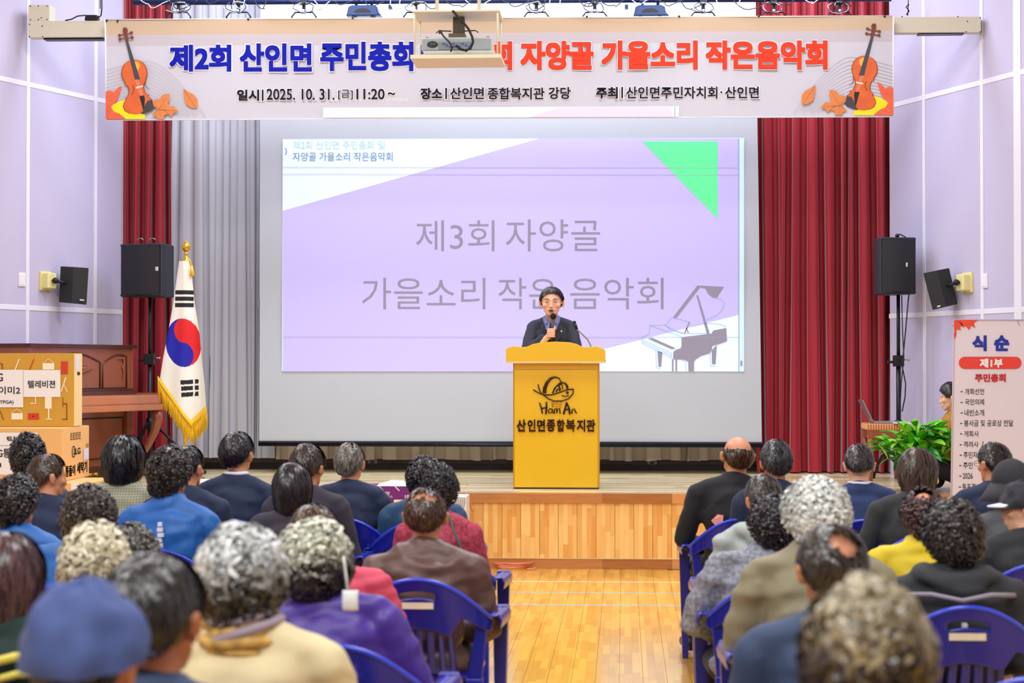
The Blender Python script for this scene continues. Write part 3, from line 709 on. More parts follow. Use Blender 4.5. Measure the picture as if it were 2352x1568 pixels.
# ================================================================= PODIUM
YPD = 14.86
ym = mat('podium_laminate', srgb(230, 184, 24), .32, var=.035, scale=6, coat=.3)
pod = thing('podium', 'yellow wood podium with a fish emblem and raised lettering, standing at the stage edge', 'podium', (P(1277, 1100, YPD).x, YPD, SZ + .004)); L_ = Vector(pod.location)
def PL(u, v): return P(u, v, YPD) - L_
x0, x1 = PL(1179, 1000).x, PL(1376, 1000).x; zt2 = PL(1277, 834).z
b = MB(); b.box((x0, .012, 0.01), (x1, .46, zt2)); b.build('cabinet', ym, pod, bevel=.004)
b = MB(); b.box((x0 + .012, 0, .012), (x1 - .014, .02, PL(1277, 850).z)); b.build('front_panel', ym, pod, bevel=.003)
b = MB(); b.box((x0 + .002, .004, 0), (x1 - .002, .45, .01)); b.build('base', mat('podium_foot', srgb(30, 24, 14), .5), pod)
b = MB()
for s, xx in ((1, x0), (-1, x1)): b.box((xx - .002, .006, .02), (xx + .002, .013, zt2))
b.build('edge_strip', mat('podium_edge', srgb(190, 128, 24), .4), pod)
top = [(1163,832),(1163,803),(1168,798),(1180,795),(1200,797),(1212,796),(1225,790),(1245,786),(1277,784.5),(1309,786),(1325,790),(1340,797),(1352,797),(1370,795),(1382,799),(1390,804),(1390,832)]
b = MB(); b.poly([PL(u, v) + Vector((0, -.06, 0)) for u, v in top], (0, .03, 0)); b.build('top_board', ym, pod, bevel=.004)
b = MB(); b.box((PL(1164,0).x, -.03, PL(0,832).z), (PL(1389,0).x, .50, PL(0,826).z)); b.build('desk_underside', ym, pod)
for s in (1164, 1384): b = MB(); b.box((PL(s,0).x, -.03, PL(0,830).z), (PL(s+5,0).x, .50, PL(0,804).z)); b.build('side_board', ym, pod, bevel=.002)
b = MB(); b.box((PL(1164,0).x - .002, -.065, PL(0,834).z), (PL(1390,0).x + .002, -.028, PL(0,830).z)); b.build('edge_trim', mat('podium_trim', srgb(225, 205, 140), .4), pod)
lm = mat('letter_brown', srgb(58, 34, 14), .22, .5, var=.5, scale=40); lgold = mat('letter_gold', srgb(200, 140, 20), .25, .6, var=.3)
def ptube(pts, r, m=lm, name='emblem'):
    b = MB(); b.tube([PL(u, v) + Vector((0, -.006, 0)) for u, v in pts], r, 6); return b.build(name, m, pod)
Q = lambda x, y: (1100 + x/2.957, 620 + y/2.957)
def qt(l, r, name='emblem'): 
    ptube([Q(*p) for p in l], r, lm, name)
qt([(370,812),(395,828),(440,848),(500,846),(560,826),(600,812),(643,808)], .0055)
qt([(643,808),(638,840),(610,872),(565,888),(510,888),(470,872),(435,845)], .005)
qt([(402,775),(408,805),(420,832),(435,845)], .005)
qt([(445,835),(448,800),(462,765),(485,738),(515,726),(545,735),(562,765),(570,810)], [.017,.017,.015,.012,.008,.005,.004,.004])
qt([(505,832),(512,805),(530,785),(545,790),(555,812)], .006); qt([(525,828),(530,812),(540,805),(550,820)], .006)
qt([(545,785),(565,762),(585,768),(598,785),(602,805)], [.005,.006,.008,.010,.010]); qt([(500,835),(520,795),(545,770),(565,760)], .006)
qt([(562,852),(585,857),(612,850)], .004); b = MB(); b.ball(PL(*Q(601,832)) + Vector((0,-.003,0)), (.012,.006,.012), 10); b.build('emblem', lm, pod)
# brush lettering HamAn drawn stroke by stroke
for l, r in (([(412,900),(422,930),(432,975)], .006), ([(458,895),(460,930),(455,978)], .008), ([(425,940),(445,935),(465,932)], .006),
             ([(500,945),(482,940),(470,955),(476,972),(492,966),(500,945),(503,972)], .005), ([(512,975),(514,942),(528,940),(530,972),(533,945),(548,938),(552,975)], .0055),
             ([(575,978),(597,898),(612,938),(618,978)], .009), ([(590,948),(612,944)], .006), ([(632,975),(634,945),(648,942),(655,960),(664,972)], .0055)):
    ptube([Q(*p) for p in l], r, lm, 'brush_letter')
b = MB(); px_text(b, '함안군', 1266, 1291, 922, 934, YPD, -.01, .006); rel(b, pod).build('small_lettering', lgold, pod, fixn=True)
for s_, a0, a1 in (('산', 1187, 1208), ('인', 1212, 1230), ('면', 1234, 1252), ('종', 1256, 1275), ('합', 1279, 1297), ('복', 1300, 1321), ('지', 1325, 1344), ('관', 1347, 1367)):
    b = MB(); px_text(b, s_, a0, a1, 963, 990, YPD, .020, .012); rel(b, pod).build('raised_letter', lm, pod, fixn=True)
    b = MB(); px_text(b, s_, a0, a1, 964.5, 992, YPD, .026, .006); rel(b, pod).build('letter_rim', lgold, pod, fixn=True)
gm = thing('gooseneck_microphone', 'black gooseneck microphone rising from the podium desk', 'microphone', tuple(P(1357, 800, YPD + .2))); L_ = Vector(gm.location)
b = MB(); b.tube([P(u, v, YPD + .2) - L_ for u, v in ((1357, 812), (1357, 794), (1350, 780), (1338, 768), (1326, 757), (1323, 750))], .006, 8); b.build('gooseneck', mat('chrome', srgb(180, 180, 190), .2, .9), gm)
b = MB(); b.tube([P(u, v, YPD + .2) - L_ for u, v in ((1324, 757), (1320, 742))], [.011, .013], 10); b.ball(P(1319.5, 740, YPD + .2) - L_, .014, 10); b.build('microphone_head', darkm, gm)

# ================================================================= LOUDSPEAKERS
blkp = mat('speaker_black', srgb(28, 29, 35), .6, var=.12, scale=400, bump=.3); blks = mat('speaker_side', srgb(36, 38, 46), .55, var=.05, scale=60)
def pa_speaker(label, loc, rz, w, h, d, bx=.1):
    t = thing('loudspeaker', label, 'loudspeaker', loc, rz)
    b = MB(); b.poly([(-w/2, -d*.30, 0), (-w/2, -d*.5, 0), (w/2, -d*.5, 0), (w/2, -d*.30, 0), (w*.30, d*.5, 0), (-w*.30, d*.5, 0)][::-1], (0, 0, h)); b.build('cabinet', blks, t, bevel=.02, seg=3)
    b = MB(); n = 10
    vs = [(-w/2 + .012 + (w-.024)*k/n, -d*.5 - .012 - .022*math.sin(PI*k/n), z) for z in (.02, h-.02) for k in range(n+1)]
    b.smooth = True; b.add(vs, [(k, k+1, n+2+k, n+1+k) for k in range(n)]); b.smooth = False
    o = len(b.v)
    b.add([(-w/2+.012, -d*.5+.002, .02), (w/2-.012, -d*.5+.002, .02), (w/2-.012, -d*.5+.002, h-.02), (-w/2+.012, -d*.5+.002, h-.02)], [])
    b.f += [[k for k in range(n+1)][::-1] + [o, o+1][::1]][:0]
    b.build('grille', blkp, t, fixn=False)
    b = MB(); b.box((-w/2 + .008, -d*.5 - .02, .008), (w/2 - .008, -d*.5 + .01, .022)); b.box((-w/2 + .008, -d*.5 - .02, h - .022), (w/2 - .008, -d*.5 + .01, h - .008)); b.build('grille_frame', blks, t, bevel=.004)
    b = MB(); b.box((bx, -d*.5 - .030, h*.48), (bx + .026, -d*.5 - .022, h*.48 + .036)); b.build('badge', mat('badge_white', srgb(210, 210, 216), .4), t)
    return t
def pa_stand(label, loc, zbase, ztop, zcol, spread, legs_a):
    t = thing('speaker_stand', label, 'speaker stand', (loc[0], loc[1], zbase)); h = ztop - zbase; c = zcol - zbase
    b = MB(); b.tube([(0, 0, .08), (0, 0, c)], .021, 12); b.build('lower_pole', darkm, t)
    b = MB(); b.tube([(0, 0, c - .05), (0, 0, h + .03)], .016, 12); b.build('upper_pole', darkm, t)
    b = MB(); b.box((-.045, -.04, c - .06), (.045, .04, c + .04)); b.tube([(-.04, 0, c - .02), (-.10, 0, c - .02)], .012, 8); b.build('clamp_collar', darkm, t, bevel=.006)
    b = MB(); b.tube([(.04, 0, c + .0), (.09, 0, c + .0)], .006, 8); b.ball((.09, 0, c), .012, 8); b.build('locking_knob', mat('chrome', 0), t)
    b = MB(); b.tube([(0, 0, .42), (0, 0, .52)], .034, 12); b.build('tripod_hub', darkm, t)
    for k in range(3):
        a = legs_a + k * 2 * PI / 3; dx, dy = math.cos(a), math.sin(a)
        b = MB(); b.tube([(dx*.03, dy*.03, .48), (dx*spread, dy*spread, .02)], .012, 8); b.tube([(0, 0, .12), (dx*spread*.55, dy*spread*.55, .22)], .008, 6); b.build('tripod_leg', darkm, t)
        b = MB(); b.ball((dx*spread, dy*spread, .02), .02, 8); b.build('rubber_foot', darkm, t)
    return t
p = P(343, 683, 16.55); pa_speaker('wide black loudspeaker on a stand before the left red curtain', (p.x + .02, p.y, p.z), -.30, .43, .485, .36, .17)
pa_stand('black tripod speaker stand behind the piano', (p.x, p.y + .02), SZ + .004, p.z, P(343, 822, 16.55).z, .5, .3)
b = MB()
for u in (322, 350): b.tube([P(u + 7*math.cos(a), 552 + -5*math.sin(a), 16.5) for a in [PI*k/6 for k in range(7)]], .004, 6)
tag(b.build('eyebolts', mat('chrome', 0)), 'two small steel eyebolts on top of the left loudspeaker', 'eyebolt')
p = P(2064, 677, 16.35); pa_speaker('narrow black loudspeaker on a stand right of the red curtain', (P(2047, 677, 16.35).x, p.y, p.z), .22, .33, .50, .34, .05)
pa_stand('black tripod speaker stand beside the green potted plant', (p.x, p.y + .02), SZ + .004, p.z, P(2064, 826, 16.35).z, .22, .9)
b = MB(); Yc = 16.28
b.tube([P(u, v, Yc) for u, v in ((2058, 540), (2068, 538), (2082, 546), (2090, 565), (2090, 660), (2086, 690), (2080, 760), (2072, 840), (2080, 880), (2079, 910), (2072, 945))], .006, 6)
b.tube([P(u, v, Yc) for u, v in ((2071, 678), (2073, 760), (2076, 820), (2070, 880), (2067, 940))], .005, 6); b.ball(P(2061, 541, Yc), .02, 8)
tag(b.build('speaker_cable', cabm), 'black signal cables looping from the top of the right loudspeaker down its stand', 'cable')

def bracket_speaker(label, u_box, v_box, side, corners, Yf, turn):
    q, d, n = on_splay(u_box[0], v_box, side)
    t = thing('wall_speaker', label, 'wall speaker', tuple(q + n * .022)); L_ = Vector(t.location); z = Vector((0, 0, 1))
    ybx = mat('bracket_yellow', srgb(228, 220, 150), .45)
    fw = n
    b = MB(); b.hexa([d*-.075 - z*.085, d*.075 - z*.085, d*.075 + z*.085, d*-.075 + z*.085], n * .02); b.build('wall_flange', ybx, t, bevel=.006)
    b = MB(); b.hexa([d*-.06 - z*.07, d*.06 - z*.07, d*.06 + z*.07, d*-.06 + z*.07], n * .09); b.build('bracket_box', ybx, t, bevel=.018, seg=3)
    C0 = [P(u, v, Yf) - L_ for u, v in corners]     # tl tr br bl of the front
    cen = sum(C0, Vector()) / 4; e = n * .15
    b = MB(); b.tube([n * .085, n * .12, cen + Vector((0, .10, 0))], .014, 10); b.ball(n * .12, .028, 10); b.build('swivel_arm', darkm, t)
    back = Vector((.3 * turn, 1, 0)).normalized() * .13
    tl, tr, br, bl = C0; ti = Vector((0,0,0))
    mid_t = (tl + tr) / 2 + Vector((0, -.035, 0)); mid_b = (bl + br) / 2 + Vector((0, -.035, 0))
    b = MB(); pts = [tl, mid_t, tr, br, mid_b, bl]; cen = sum(pts, Vector()) / 6
    bk = [(p - cen) * .72 + cen + back for p in pts]
    b.add(pts + bk, [(0,5,4,1), (1,4,3,2), (6,7,10,11), (7,8,9,10), (0,1,7,6), (1,2,8,7), (2,3,9,8), (3,4,10,9), (4,5,11,10), (5,0,6,11)])
    b.build('cabinet', blkp, t, bevel=.006)
    tq = [bl*.82 + br*.18 + (tl-bl)*.04, bl*.70 + br*.30 + (tl-bl)*.04] if side > 0 else [bl*.22 + br*.78 + (tl-bl)*.10, bl*.08 + br*.92 + (tl-bl)*.10]
    b = MB(); b.hexa([tq[0] + Vector((0,-.03,0)), tq[1] + Vector((0,-.03,0)), tq[1] + Vector((0,-.03,.014)), tq[0] + Vector((0,-.03,.014))], (0, .02, 0)); b.build('badge', mat('badge_white', 0), t)
bracket_speaker('black wall speaker on a cream bracket box on the left panelled wall', (97,), 645, -1, [(139, 611), (204, 615), (199, 700), (135, 694)], on_wall(160, -1)[0].y - .30, -1)
bracket_speaker('tilted black wall speaker on a cream bracket box on the right panelled wall', (2230,), 649, 1, [(2120, 627), (2180, 615), (2200, 698), (2142, 712)], on_wall(2170, 1)[0].y - .30, 1)
def proj(p):
    d = Vector(p) - CAM; k = F / d.dot(FW); return 1176 + d.dot(RT) * k, 784 - d.dot(UP) * k
# ================================================================= UPRIGHT PIANO
pwm = mat('piano_walnut', srgb(150, 84, 54), .3, var=.18, scale=5, coat=.4); pdk = mat('piano_moulding', srgb(84, 40, 26), .33, var=.2, scale=12, coat=.3); pln = mat('piano_walnut_light', srgb(190, 116, 76), .28, var=.12, scale=5, coat=.4)
NL = Vector((DL.y, -DL.x, 0))
A = P(306, 841, 16.55); A.z = SZ + .004
rz = math.atan2(DL.y, DL.x)
PWD = 1.50
pia = thing('upright_piano', 'brown upright piano with carved front panel standing against the left wall', 'piano', tuple(A), rz)
def pb(name, boxes, m, bev=.004, par=None):
    b = MB()
    for a, c in boxes: b.box(a, c)
    return b.build(name, m, par or pia, bevel=bev)
# local: x from -PWD (near) to 0 (far), y 0 = front of the upper case, + towards the wall
Hh = 1.19
pb('side_panel', [((-.035, 0, .0), (0, .36, Hh - .03))], pwm); pb('side_panel', [((-PWD, 0, .0), (-PWD + .035, .36, Hh - .03))], pwm)
pb('back_panel', [((-PWD + .035, .30, .05), (-.035, .34, Hh - .03))], pdk)
pb('lid', [((-PWD - .02, -.03, Hh - .03), (.02, .37, Hh - .008)), ((-PWD - .03, -.04, Hh - .010), (.03, .37, Hh))], pdk)
up_ = pb('upper_panel', [((-PWD + .035, .006, .76), (-.035, .03, Hh - .03))], pwm)
def mould(name, pts, r, par, y=0.004, m=pdk):
    b = MB(); b.tube([(x, y, z) for x, z in pts], r, 6); return b.build(name, m, par)
def arch(x0, x1, z0, z1, k):      # carved arch panel
    pts = [(x0, z0)]
    for i in range(9):
        t = i / 8; pts.append((x0 + (x1 - x0) * t, z0 + (z1 - z0) * (.75 + .25 * math.sin(PI * (t * .7 + (.3 if k else 0))))))
    pts.append((x1, z0)); return pts
mould('carved_moulding', arch(-.46, -.10, .80, 1.10, 0), .009, up_); mould('carved_moulding', [(-.10, .80), (-1.40, .80)], .007, up_)
mould('carved_moulding', arch(-1.02, -.50, .80, 1.11, 1), .009, up_); mould('carved_moulding', arch(-1.42, -1.06, .80, 1.10, 0), .009, up_)
b = MB(); rr = random.Random(4)
for k in range(16):
    a = k * .42; r0 = rr.uniform(.05, .13); b.tube([(-.76, 0, .96), (-.76 + r0*.6*math.cos(a), -.006, .96 + r0*.35*math.sin(a)), (-.76 + r0*1.2*math.cos(a), .002, .96 + r0*.5*math.sin(a) + .01)], [.009, .010, .003], 5)
b.build('carved_flower', pwm, up_)
b = MB(); b.tube([(-.24, .002, 1.06), (-.17, -.004, 1.07), (-.14, .0, 1.02), (-.17, -.004, .99), (-.15, 0, .95), (-.165, 0, .88)], [.004, .010, .008, .010, .007, .003], 6); b.build('carved_scroll', pwm, up_)
pb('fallboard', [((-PWD + .035, -.07, .735), (-.035, .02, .775))], pdk); pb('fallboard_ledge', [((-PWD + .02, -.02, .775), (-.02, .03, .795))], pdk)
pb('key_bed', [((-PWD - .01, -.36, .60), (.01, .02, .655))], pln, .008); pb('key_slip', [((-PWD - .0, -.34, .655), (.0, .01, .74))], pln, .012)
for x in (-PWD - .01, -.05): pb('key_block', [((x, -.37, .60), (x + .06, .02, .755))], pwm, .012)
lp = pb('lower_panel', [((-PWD + .035, .03, .10), (-.035, .05, .60))], pwm)
mould('panel_moulding', [(-PWD + .12, .17), (-PWD + .12, .53), (-.12, .53), (-.12, .17), (-PWD + .12, .17)], .008, lp, .026)
pb('plinth', [((-PWD, .02, 0), (0, .34, .10))], pdk); pb('post', [((-.09, -.0, .1), (-.035, .03, .60))], pwm)
for x in (-.06, -PWD + .06):
    b = MB(); b.tube([(x, -.30, .60), (x, -.31, .52), (x, -.285, .42), (x, -.22, .30), (x, -.16, .20), (x, -.17, .12), (x, -.22, .06), (x, -.24, .03), (x, -.24, 0)], [.05, .045, .038, .032, .026, .024, .026, .034, .036], 10); b.build('cabriole_leg', pwm, pia)
    pb('toe_block', [((x - .04, -.28, 0), (x + .04, .02, .035))], pdk)
for k in (-1, 0, 1): b = MB(); b.tube([(-PWD/2 + k*.09, .02, .05), (-PWD/2 + k*.09, -.09, .045)], [.010, .014], 8); b.build('pedal', mat('brass', srgb(214, 170, 60), .25, .9), pia)

# ================================================================= NATIONAL FLAG
YG = 16.05
gold = mat('gold', srgb(232, 186, 60), .22, .9); flagw = mat('flag_white', srgb(240, 240, 232), .75, var=.02); flagr = mat('flag_red', srgb(222, 26, 30), .7, var=.03); flagb = mat('flag_blue', srgb(14, 22, 170), .7, var=.03); flagk = mat('flag_black', srgb(22, 20, 26), .7, var=.02); frn = mat('fringe_gold', srgb(238, 190, 20), .5, var=.15)
base = P(425, 1102, YG); base.z = SZ + .004
flg = thing('national_flag', 'draped white national flag with red and blue roundel and gold fringe on a pole', 'flag', tuple(base)); L_ = Vector(flg.location)
def FP(u, v, dy=0): return P(u, v, YG) - L_ + Vector((0, dy, 0))
b = MB(); b.tube([FP(425, 1104), FP(427, 580)], .013, 10); b.build('pole', gold, flg)
b = MB(); b.lathe([(0, .06), (.03, .055), (.05, .03), (.17, .012), (.18, 0), (0, 0)], (FP(425, 1102).x, 0, 0), 24); b.build('base', gold, flg)
c = FP(427, 567); b = MB(); b.ball(c, (.036, .036, .042), 14); b.ball(c + Vector((0,0,.045)), .010, 8)
for k in range(5): b.tube([c + Vector((.037*math.cos(k*PI/5)*math.sin(t), .037*math.sin(k*PI/5)*math.sin(t), .043*math.cos(t))) for t in [PI*i/10 - PI/2*0 for i in range(11)]], .003, 4)
b.build('finial', gold, flg)
b = MB(); b.lathe([(.012, .09), (.02, .075), (.012, .06), (.018, .045), (.028, .03), (.05, .0), (.046, -.004)], FP(427.5, 602), 16); b.build('collar', gold, flg)
b = MB(); b.tube([FP(436, 594, -.05), FP(441, 600, -.06), FP(444, 612, -.06)], .006, 6); b.tube([FP(444, 610, -.06), FP(444.5, 622, -.06), FP(445, 634, -.06)], [.008, .016, .022], 10); b.build('tassel', frn, flg)
def flag_edges(v):
    def li(tab):
        for (a, x), (c_, y) in zip(tab[:-1], tab[1:]):
            if v <= c_: return x + (y - x) * (v - a) / (c_ - a)
        return tab[-1][1]
    l = li([(600, 414), (640, 409), (700, 401), (760, 391), (820, 380), (868, 373), (970, 372)]); r = li([(600, 437), (640, 444), (700, 450), (760, 460), (820, 465), (880, 472), (940, 476), (970, 476)])
    return l, r
def flag_bottom(u): return 868 + (u - 372) * (968 - 868) / (443 - 372) if u < 443 else 968 - (u - 443) * 33 / 33
nu, nv = 84, 260
def fold(s, t): return -.045 - .035 * t * math.sin(s * 5.2 + .6) - .02 * t * math.sin(s * 11 + 1 + t) - .03 * math.sin(PI * s)
vs = []; fm_ = []; fs = []
for j in range(nv + 1):
    t = j / nv
    for i in range(nu + 1):
        s = i / nu; l1, r1 = flag_edges(600); u1 = l1 + (r1 - l1) * s
        ub = 372 + (476 - 372) * s; vb = flag_bottom(ub); v = 600 + (vb - 600) * t; l, r = flag_edges(v); u = l + (r - l) * s
        vs.append((u, v, s, t))
def flag_col(u, v):
    x = (u - 425) / 39.5; y = (v - 787) / 55.5; x -= .06 * y
    if x*x + y*y < 1:
        if (x - .02)**2 + (y + .5)**2 < .25: return 1
        if (x - .02)**2 + (y - .5)**2 < .25: return 2
        return 1 if x > 0 else 2
    for k in range(3):
        y0 = 667 + k * 14.6
        if y0 < v < y0 + 9.8 and 406.5 < u < 447.5: return 3
        y0 = 873 + k * 14.2 - (u - 420) * .07
        if y0 < v < y0 + 10.2 and 420 + k * 1.2 < u < 457 and not (445.5 < u < 449): return 3
    return 0
b = MB(); b.smooth = True
pts = [FP(u, v, fold(s, t)) for u, v, s, t in vs]
for j in range(nv):
    for i in range(nu):
        a = j * (nu + 1) + i; q = (a, a + nu + 1, a + nu + 2, a + 1)
        uu = sum(vs[k][0] for k in q) / 4; vv = sum(vs[k][1] for k in q) / 4
        fs.append(q); fm_.append(flag_col(uu, vv))
b.v = [tuple(p) for p in pts]; b.f = [list(q) for q in fs]; b.mi = fm_; b.sm = [True] * len(fs)
b.build('flag_cloth', [flagw, flagr, flagb, flagk], flg, fixn=False)
b = MB(); rr = random.Random(2)
for i in range(150):
    s = i / 149; u = 371 + 106 * s; v = flag_bottom(u) - 3; l = rr.uniform(44, 58) if u > 380 else rr.uniform(26, 50)
    dy = fold(s, 1) - .012; w = rr.uniform(.8, 1.5)
    b.tube([FP(u - 2, v, dy), FP(u + rr.uniform(-1.5, 1.5), v + l * .5, dy - .004), FP(u + rr.uniform(-2, 2), v + l, dy + rr.uniform(-.012, .004))], [.004, .0045, .003], 4)
for i in range(42):
    s = i / 42; u = 371 + 106 * s; v = flag_bottom(u) + 4; b.tube([FP(u, v, fold(s,1)-.02), FP(u + 4, v + 11 + (s > .68) * -6, fold(s, 1) - .024)], .0045, 4)
tag(b.build('fringe', frn, flg), kind='stuff')

# ================================================================= PRIZE BOXES AT THE LEFT
kraft = mat('carton_gold', srgb(206, 158, 52), .6, var=.04, scale=4); kraft2 = mat('carton_tan', srgb(236, 186, 116), .65, var=.03, scale=5); kraft3 = mat('carton_pale', srgb(240, 214, 150), .6, var=.03)
pap = mat('paper_white', srgb(240, 240, 242), .6, var=.01); ink = mat('ink_black', srgb(26, 24, 28), .6, var=0); icr = mat('icon_red', srgb(206, 56, 34), .6, var=0); icc = mat('icon_cream', srgb(248, 240, 214), .6, var=0); icd = mat('icon_dark_red', srgb(130, 44, 30), .6, var=0)
def carton(name, label, u_right, Yf, Yb, z0, z1, width, m, m2=None):
    xr = P(u_right, 841, Yf).x; t = thing(name, label, 'box', (xr - width / 2, (Yf + Yb) / 2, z0))
    w, d, h = width, Yb - Yf, z1 - z0
    b = MB(); b.box((-w/2, -d/2, 0), (w/2, d/2, h)); o = b.build('carton', m, t, bevel=.004)
    return t, w, d, h
tY, tb = 13.50, 13.70
wz0, wz1 = P(0, 1106, 13.2).z, P(0, 983, 13.2).z
t, w, d, h = carton('television_box', 'gold television carton printed with red and cream stand icons, topmost of the box stack', 170, tY, tb, wz1 + .002, P(0, 811, tY).z, 1.35, kraft)
L_ = Vector(t.location)
def SP(u, v, Y=None, dy=-.004): return P(u, v, Y or tY) - L_ + Vector((0, dy, 0))
b = MB(); b.box((w/2 - .001, -d/2 + .004, .004), (w/2 + .003, d/2 - .004, h - .004)); b.build('side_panel', kraft3, t)
def icon(polys, m, name):
    b = MB()
    for p in polys: b.poly([SP(*q, dy=-.005) for q in p])
    b.build(name, m, t, fixn=False)
q_ = lambda x, y: (x/3.92, 780 + y/3.92)
R4 = lambda x0, y0, x1, y1: [q_(x0,y1), q_(x1,y1), q_(x1,y0), q_(x0,y0)]
icon([R4(550,195,612,308), R4(252,662,352,718), [q_(262,270), q_(272,270), q_(312,175), q_(303,172)]], icr, 'red_icon')
icon([R4(386,210,490,268), R4(105,660,207,718), R4(406,515,468,620), R4(434,620,446,712), R4(412,710,470,718), R4(318,515,327,572), R4(275,568,330,577), [q_(132,270), q_(142,270), q_(180,175), q_(170,172)], [q_(548,465), q_(556,468), q_(600,340), q_(590,335)], [q_(575,400), q_(580,396), q_(613,470), q_(607,474)],
      [q_(100,662), q_(103,664), q_(157,622), q_(155,619)], [q_(155,622), q_(205,662), q_(208,658), q_(157,619)], [q_(388,210), q_(392,210), q_(440,172), q_(437,169)], [q_(437,172), q_(486,210), q_(490,208), q_(439,169)], [q_(292+8,690), q_(300,698), q_(292,690), q_(300,682)]], icc, 'cream_icon')
icon([R4(564,520,570,608), R4(570,572,606,580), R4(598,580,606,716), R4(558,712,610,719), [q_(0,640), q_(6,640), q_(36,720), q_(28,722)], R4(18,215,26,268), [q_(0,205), q_(0,212), q_(22,228), q_(24,222)]], icd, 'dark_icon')
icon([[q_(295,690), q_(301,696), q_(307,690), q_(301,684)]], icc, 'dot_icon')
def sheet(name, x0, y0, x1, y1, texts, dy=-.007, mbold=.01):
    b = MB(); b.poly([SP(*q_(x0, y1), dy=dy), SP(*q_(x1, y1), dy=dy), SP(*q_(x1, y0), dy=dy), SP(*q_(x0, y0), dy=dy)], (0, .002, 0)); o = b.build(name, pap, t)
    b = MB()
    for s, a, c_, e, g, *bo in texts: px_text(b, s, q_(a, 0)[0], q_(c_, 0)[0], q_(0, e)[1], q_(0, g)[1], tY, bo[0] if bo else mbold)
    b.v = [(v[0]-L_.x, v[1]-L_.y+dy-.002, v[2]-L_.z) for v in b.v]; b.build('lettering', ink, o, fixn=False)
sheet('paper_label', 215, 272, 546, 515, [('텔레비젼', 255, 500, 366, 434)])
sheet('paper_label', -190, 270, 212, 608, [('LG', -55, 30, 302, 374), ('이미2', -8, 186, 420, 490), ('TPGA)', 2, 126, 545, 585)], -.0075)
b = MB(); xs_ = w/2 + .004; yv = lambda f: -d/2 + f * d
b.poly([(xs_, yv(.15), h*.76), (xs_, yv(.6), h*.76), (xs_, yv(.6), h*.97), (xs_, yv(.15), h*.97)]); b.build('side_label', mat('label_pale', srgb(214, 220, 232), .6, var=.1, scale=120), t)
b = MB(); b.poly([(xs_, yv(.35), h*.70), (xs_, yv(.7), h*.70), (xs_, yv(.7), h*.745), (xs_, yv(.35), h*.745)]); b.build('hand_hole', ink, t)
b = MB(); b.poly([(-w/2+.02, -d/2 + .02, h + .001), (w/2 - .02, -d/2 + .02, h + .001), (w/2-.02, d/2-.02, h+.001), (-w/2 + .02, d/2-.02, h + .001)]); b.build('top_flap', kraft3, t)

wY, wb_ = 13.20, 13.88
t, w, d, h = carton('washing_machine_box', 'tan washing machine carton under the television box', 143, wY, wb_, wz0 + .002, wz1, 1.2, kraft2)
L_ = Vector(t.location); xs_ = w/2 + .003
tY = wY
sheet('paper_label', -60, 835, 338, 950, [('탁', 66, 150, 868, 925)], -.006); sheet('paper_label', -60, 955, 330, 1215, [('G통', -20, 92, 980, 1060), ('1', 2, 14, 1110, 1145)], -.006)
# writing on the right-hand face (y runs away from the viewer)
def side_text(s, y0, y1, z0, z1, m, bold, name):
    b = MB(); put_text(b, s, (xs_, y0, z0), (xs_, y1, z0), (xs_, y0, z1), (xs_, y1, z1), bold); b.build(name, m, t, fixn=False)
f_ = lambda a: -d/2 + a * d; g_ = lambda a: h * (1 - a)
side_text('LG', f_(.48), f_(.66), g_(.53), g_(.41), ink, .012, 'lettering'); side_text('통돌이', f_(.12), f_(.47), g_(.93), g_(.72), ink, .022, 'lettering'); side_text('세탁기', f_(.54), f_(.92), g_(.91), g_(.69), ink, .022, 'lettering')
b = MB(); b.poly([(xs_, f_(.41) + .045*math.cos(a), g_(.47) + .045*math.sin(a)) for a in [2*PI*k/20 for k in range(20)]]); b.build('round_emblem', ink, t, fixn=False)
b = MB(); b.poly([(xs_ + .001, f_(.40) + .034*math.cos(a), g_(.47) + .034*math.sin(a)) for a in [PI*.3 + PI*1.4*k/14 for k in range(15)]] + [(xs_ + .001, f_(.40) + .024*math.cos(a), g_(.47) + .024*math.sin(a)) for a in [PI*1.7 - PI*1.4*k/14 for k in range(15)]]); b.box((xs_, f_(.39), g_(.50)), (xs_ + .001, f_(.42), g_(.43))); b.build('emblem_mark', kraft2, t, fixn=False)
for k in range(4):
    b = MB(); y0 = f_(.30 + k * .10); b.poly([(xs_, y0, g_(.24)), (xs_, y0 + .05, g_(.24)), (xs_, y0 + .05, g_(.11)), (xs_, y0, g_(.11))]); o = b.build('handling_mark', ink, t, fixn=False)
    b = MB(); b.poly([(xs_ + .001, y0 + .005, g_(.225)), (xs_ + .001, y0 + .045, g_(.225)), (xs_ + .001, y0 + .045, g_(.125)), (xs_ + .001, y0 + .005, g_(.125))]); b.build('mark_field', kraft2, o, fixn=False)
    b = MB(); b.poly([(xs_ + .002, y0 + .02, g_(.21)), (xs_ + .002, y0 + .03, g_(.21)), (xs_ + .002, y0 + .03, g_(.16)), (xs_ + .002, y0 + .04, g_(.16)), (xs_ + .002, y0 + .025, g_(.135)), (xs_ + .002, y0 + .01, g_(.16)), (xs_ + .002, y0 + .02, g_(.16))]); b.build('arrow', ink, o, fixn=False)
b = MB(); b.poly([(xs_, f_(.78), g_(.66)), (xs_, f_(.97), g_(.66)), (xs_, f_(.97), g_(.44)), (xs_, f_(.78), g_(.44))]); b.build('side_label', MC['label_pale'], t)
b = MB(); b.poly([(xs_, f_(.88), g_(.42)), (xs_, f_(.97), g_(.42)), (xs_, f_(.97), g_(.35)), (xs_, f_(.88), g_(.35))]); b.build('brown_sticker', mat('sticker_brown', srgb(176, 130, 70), .6), t)
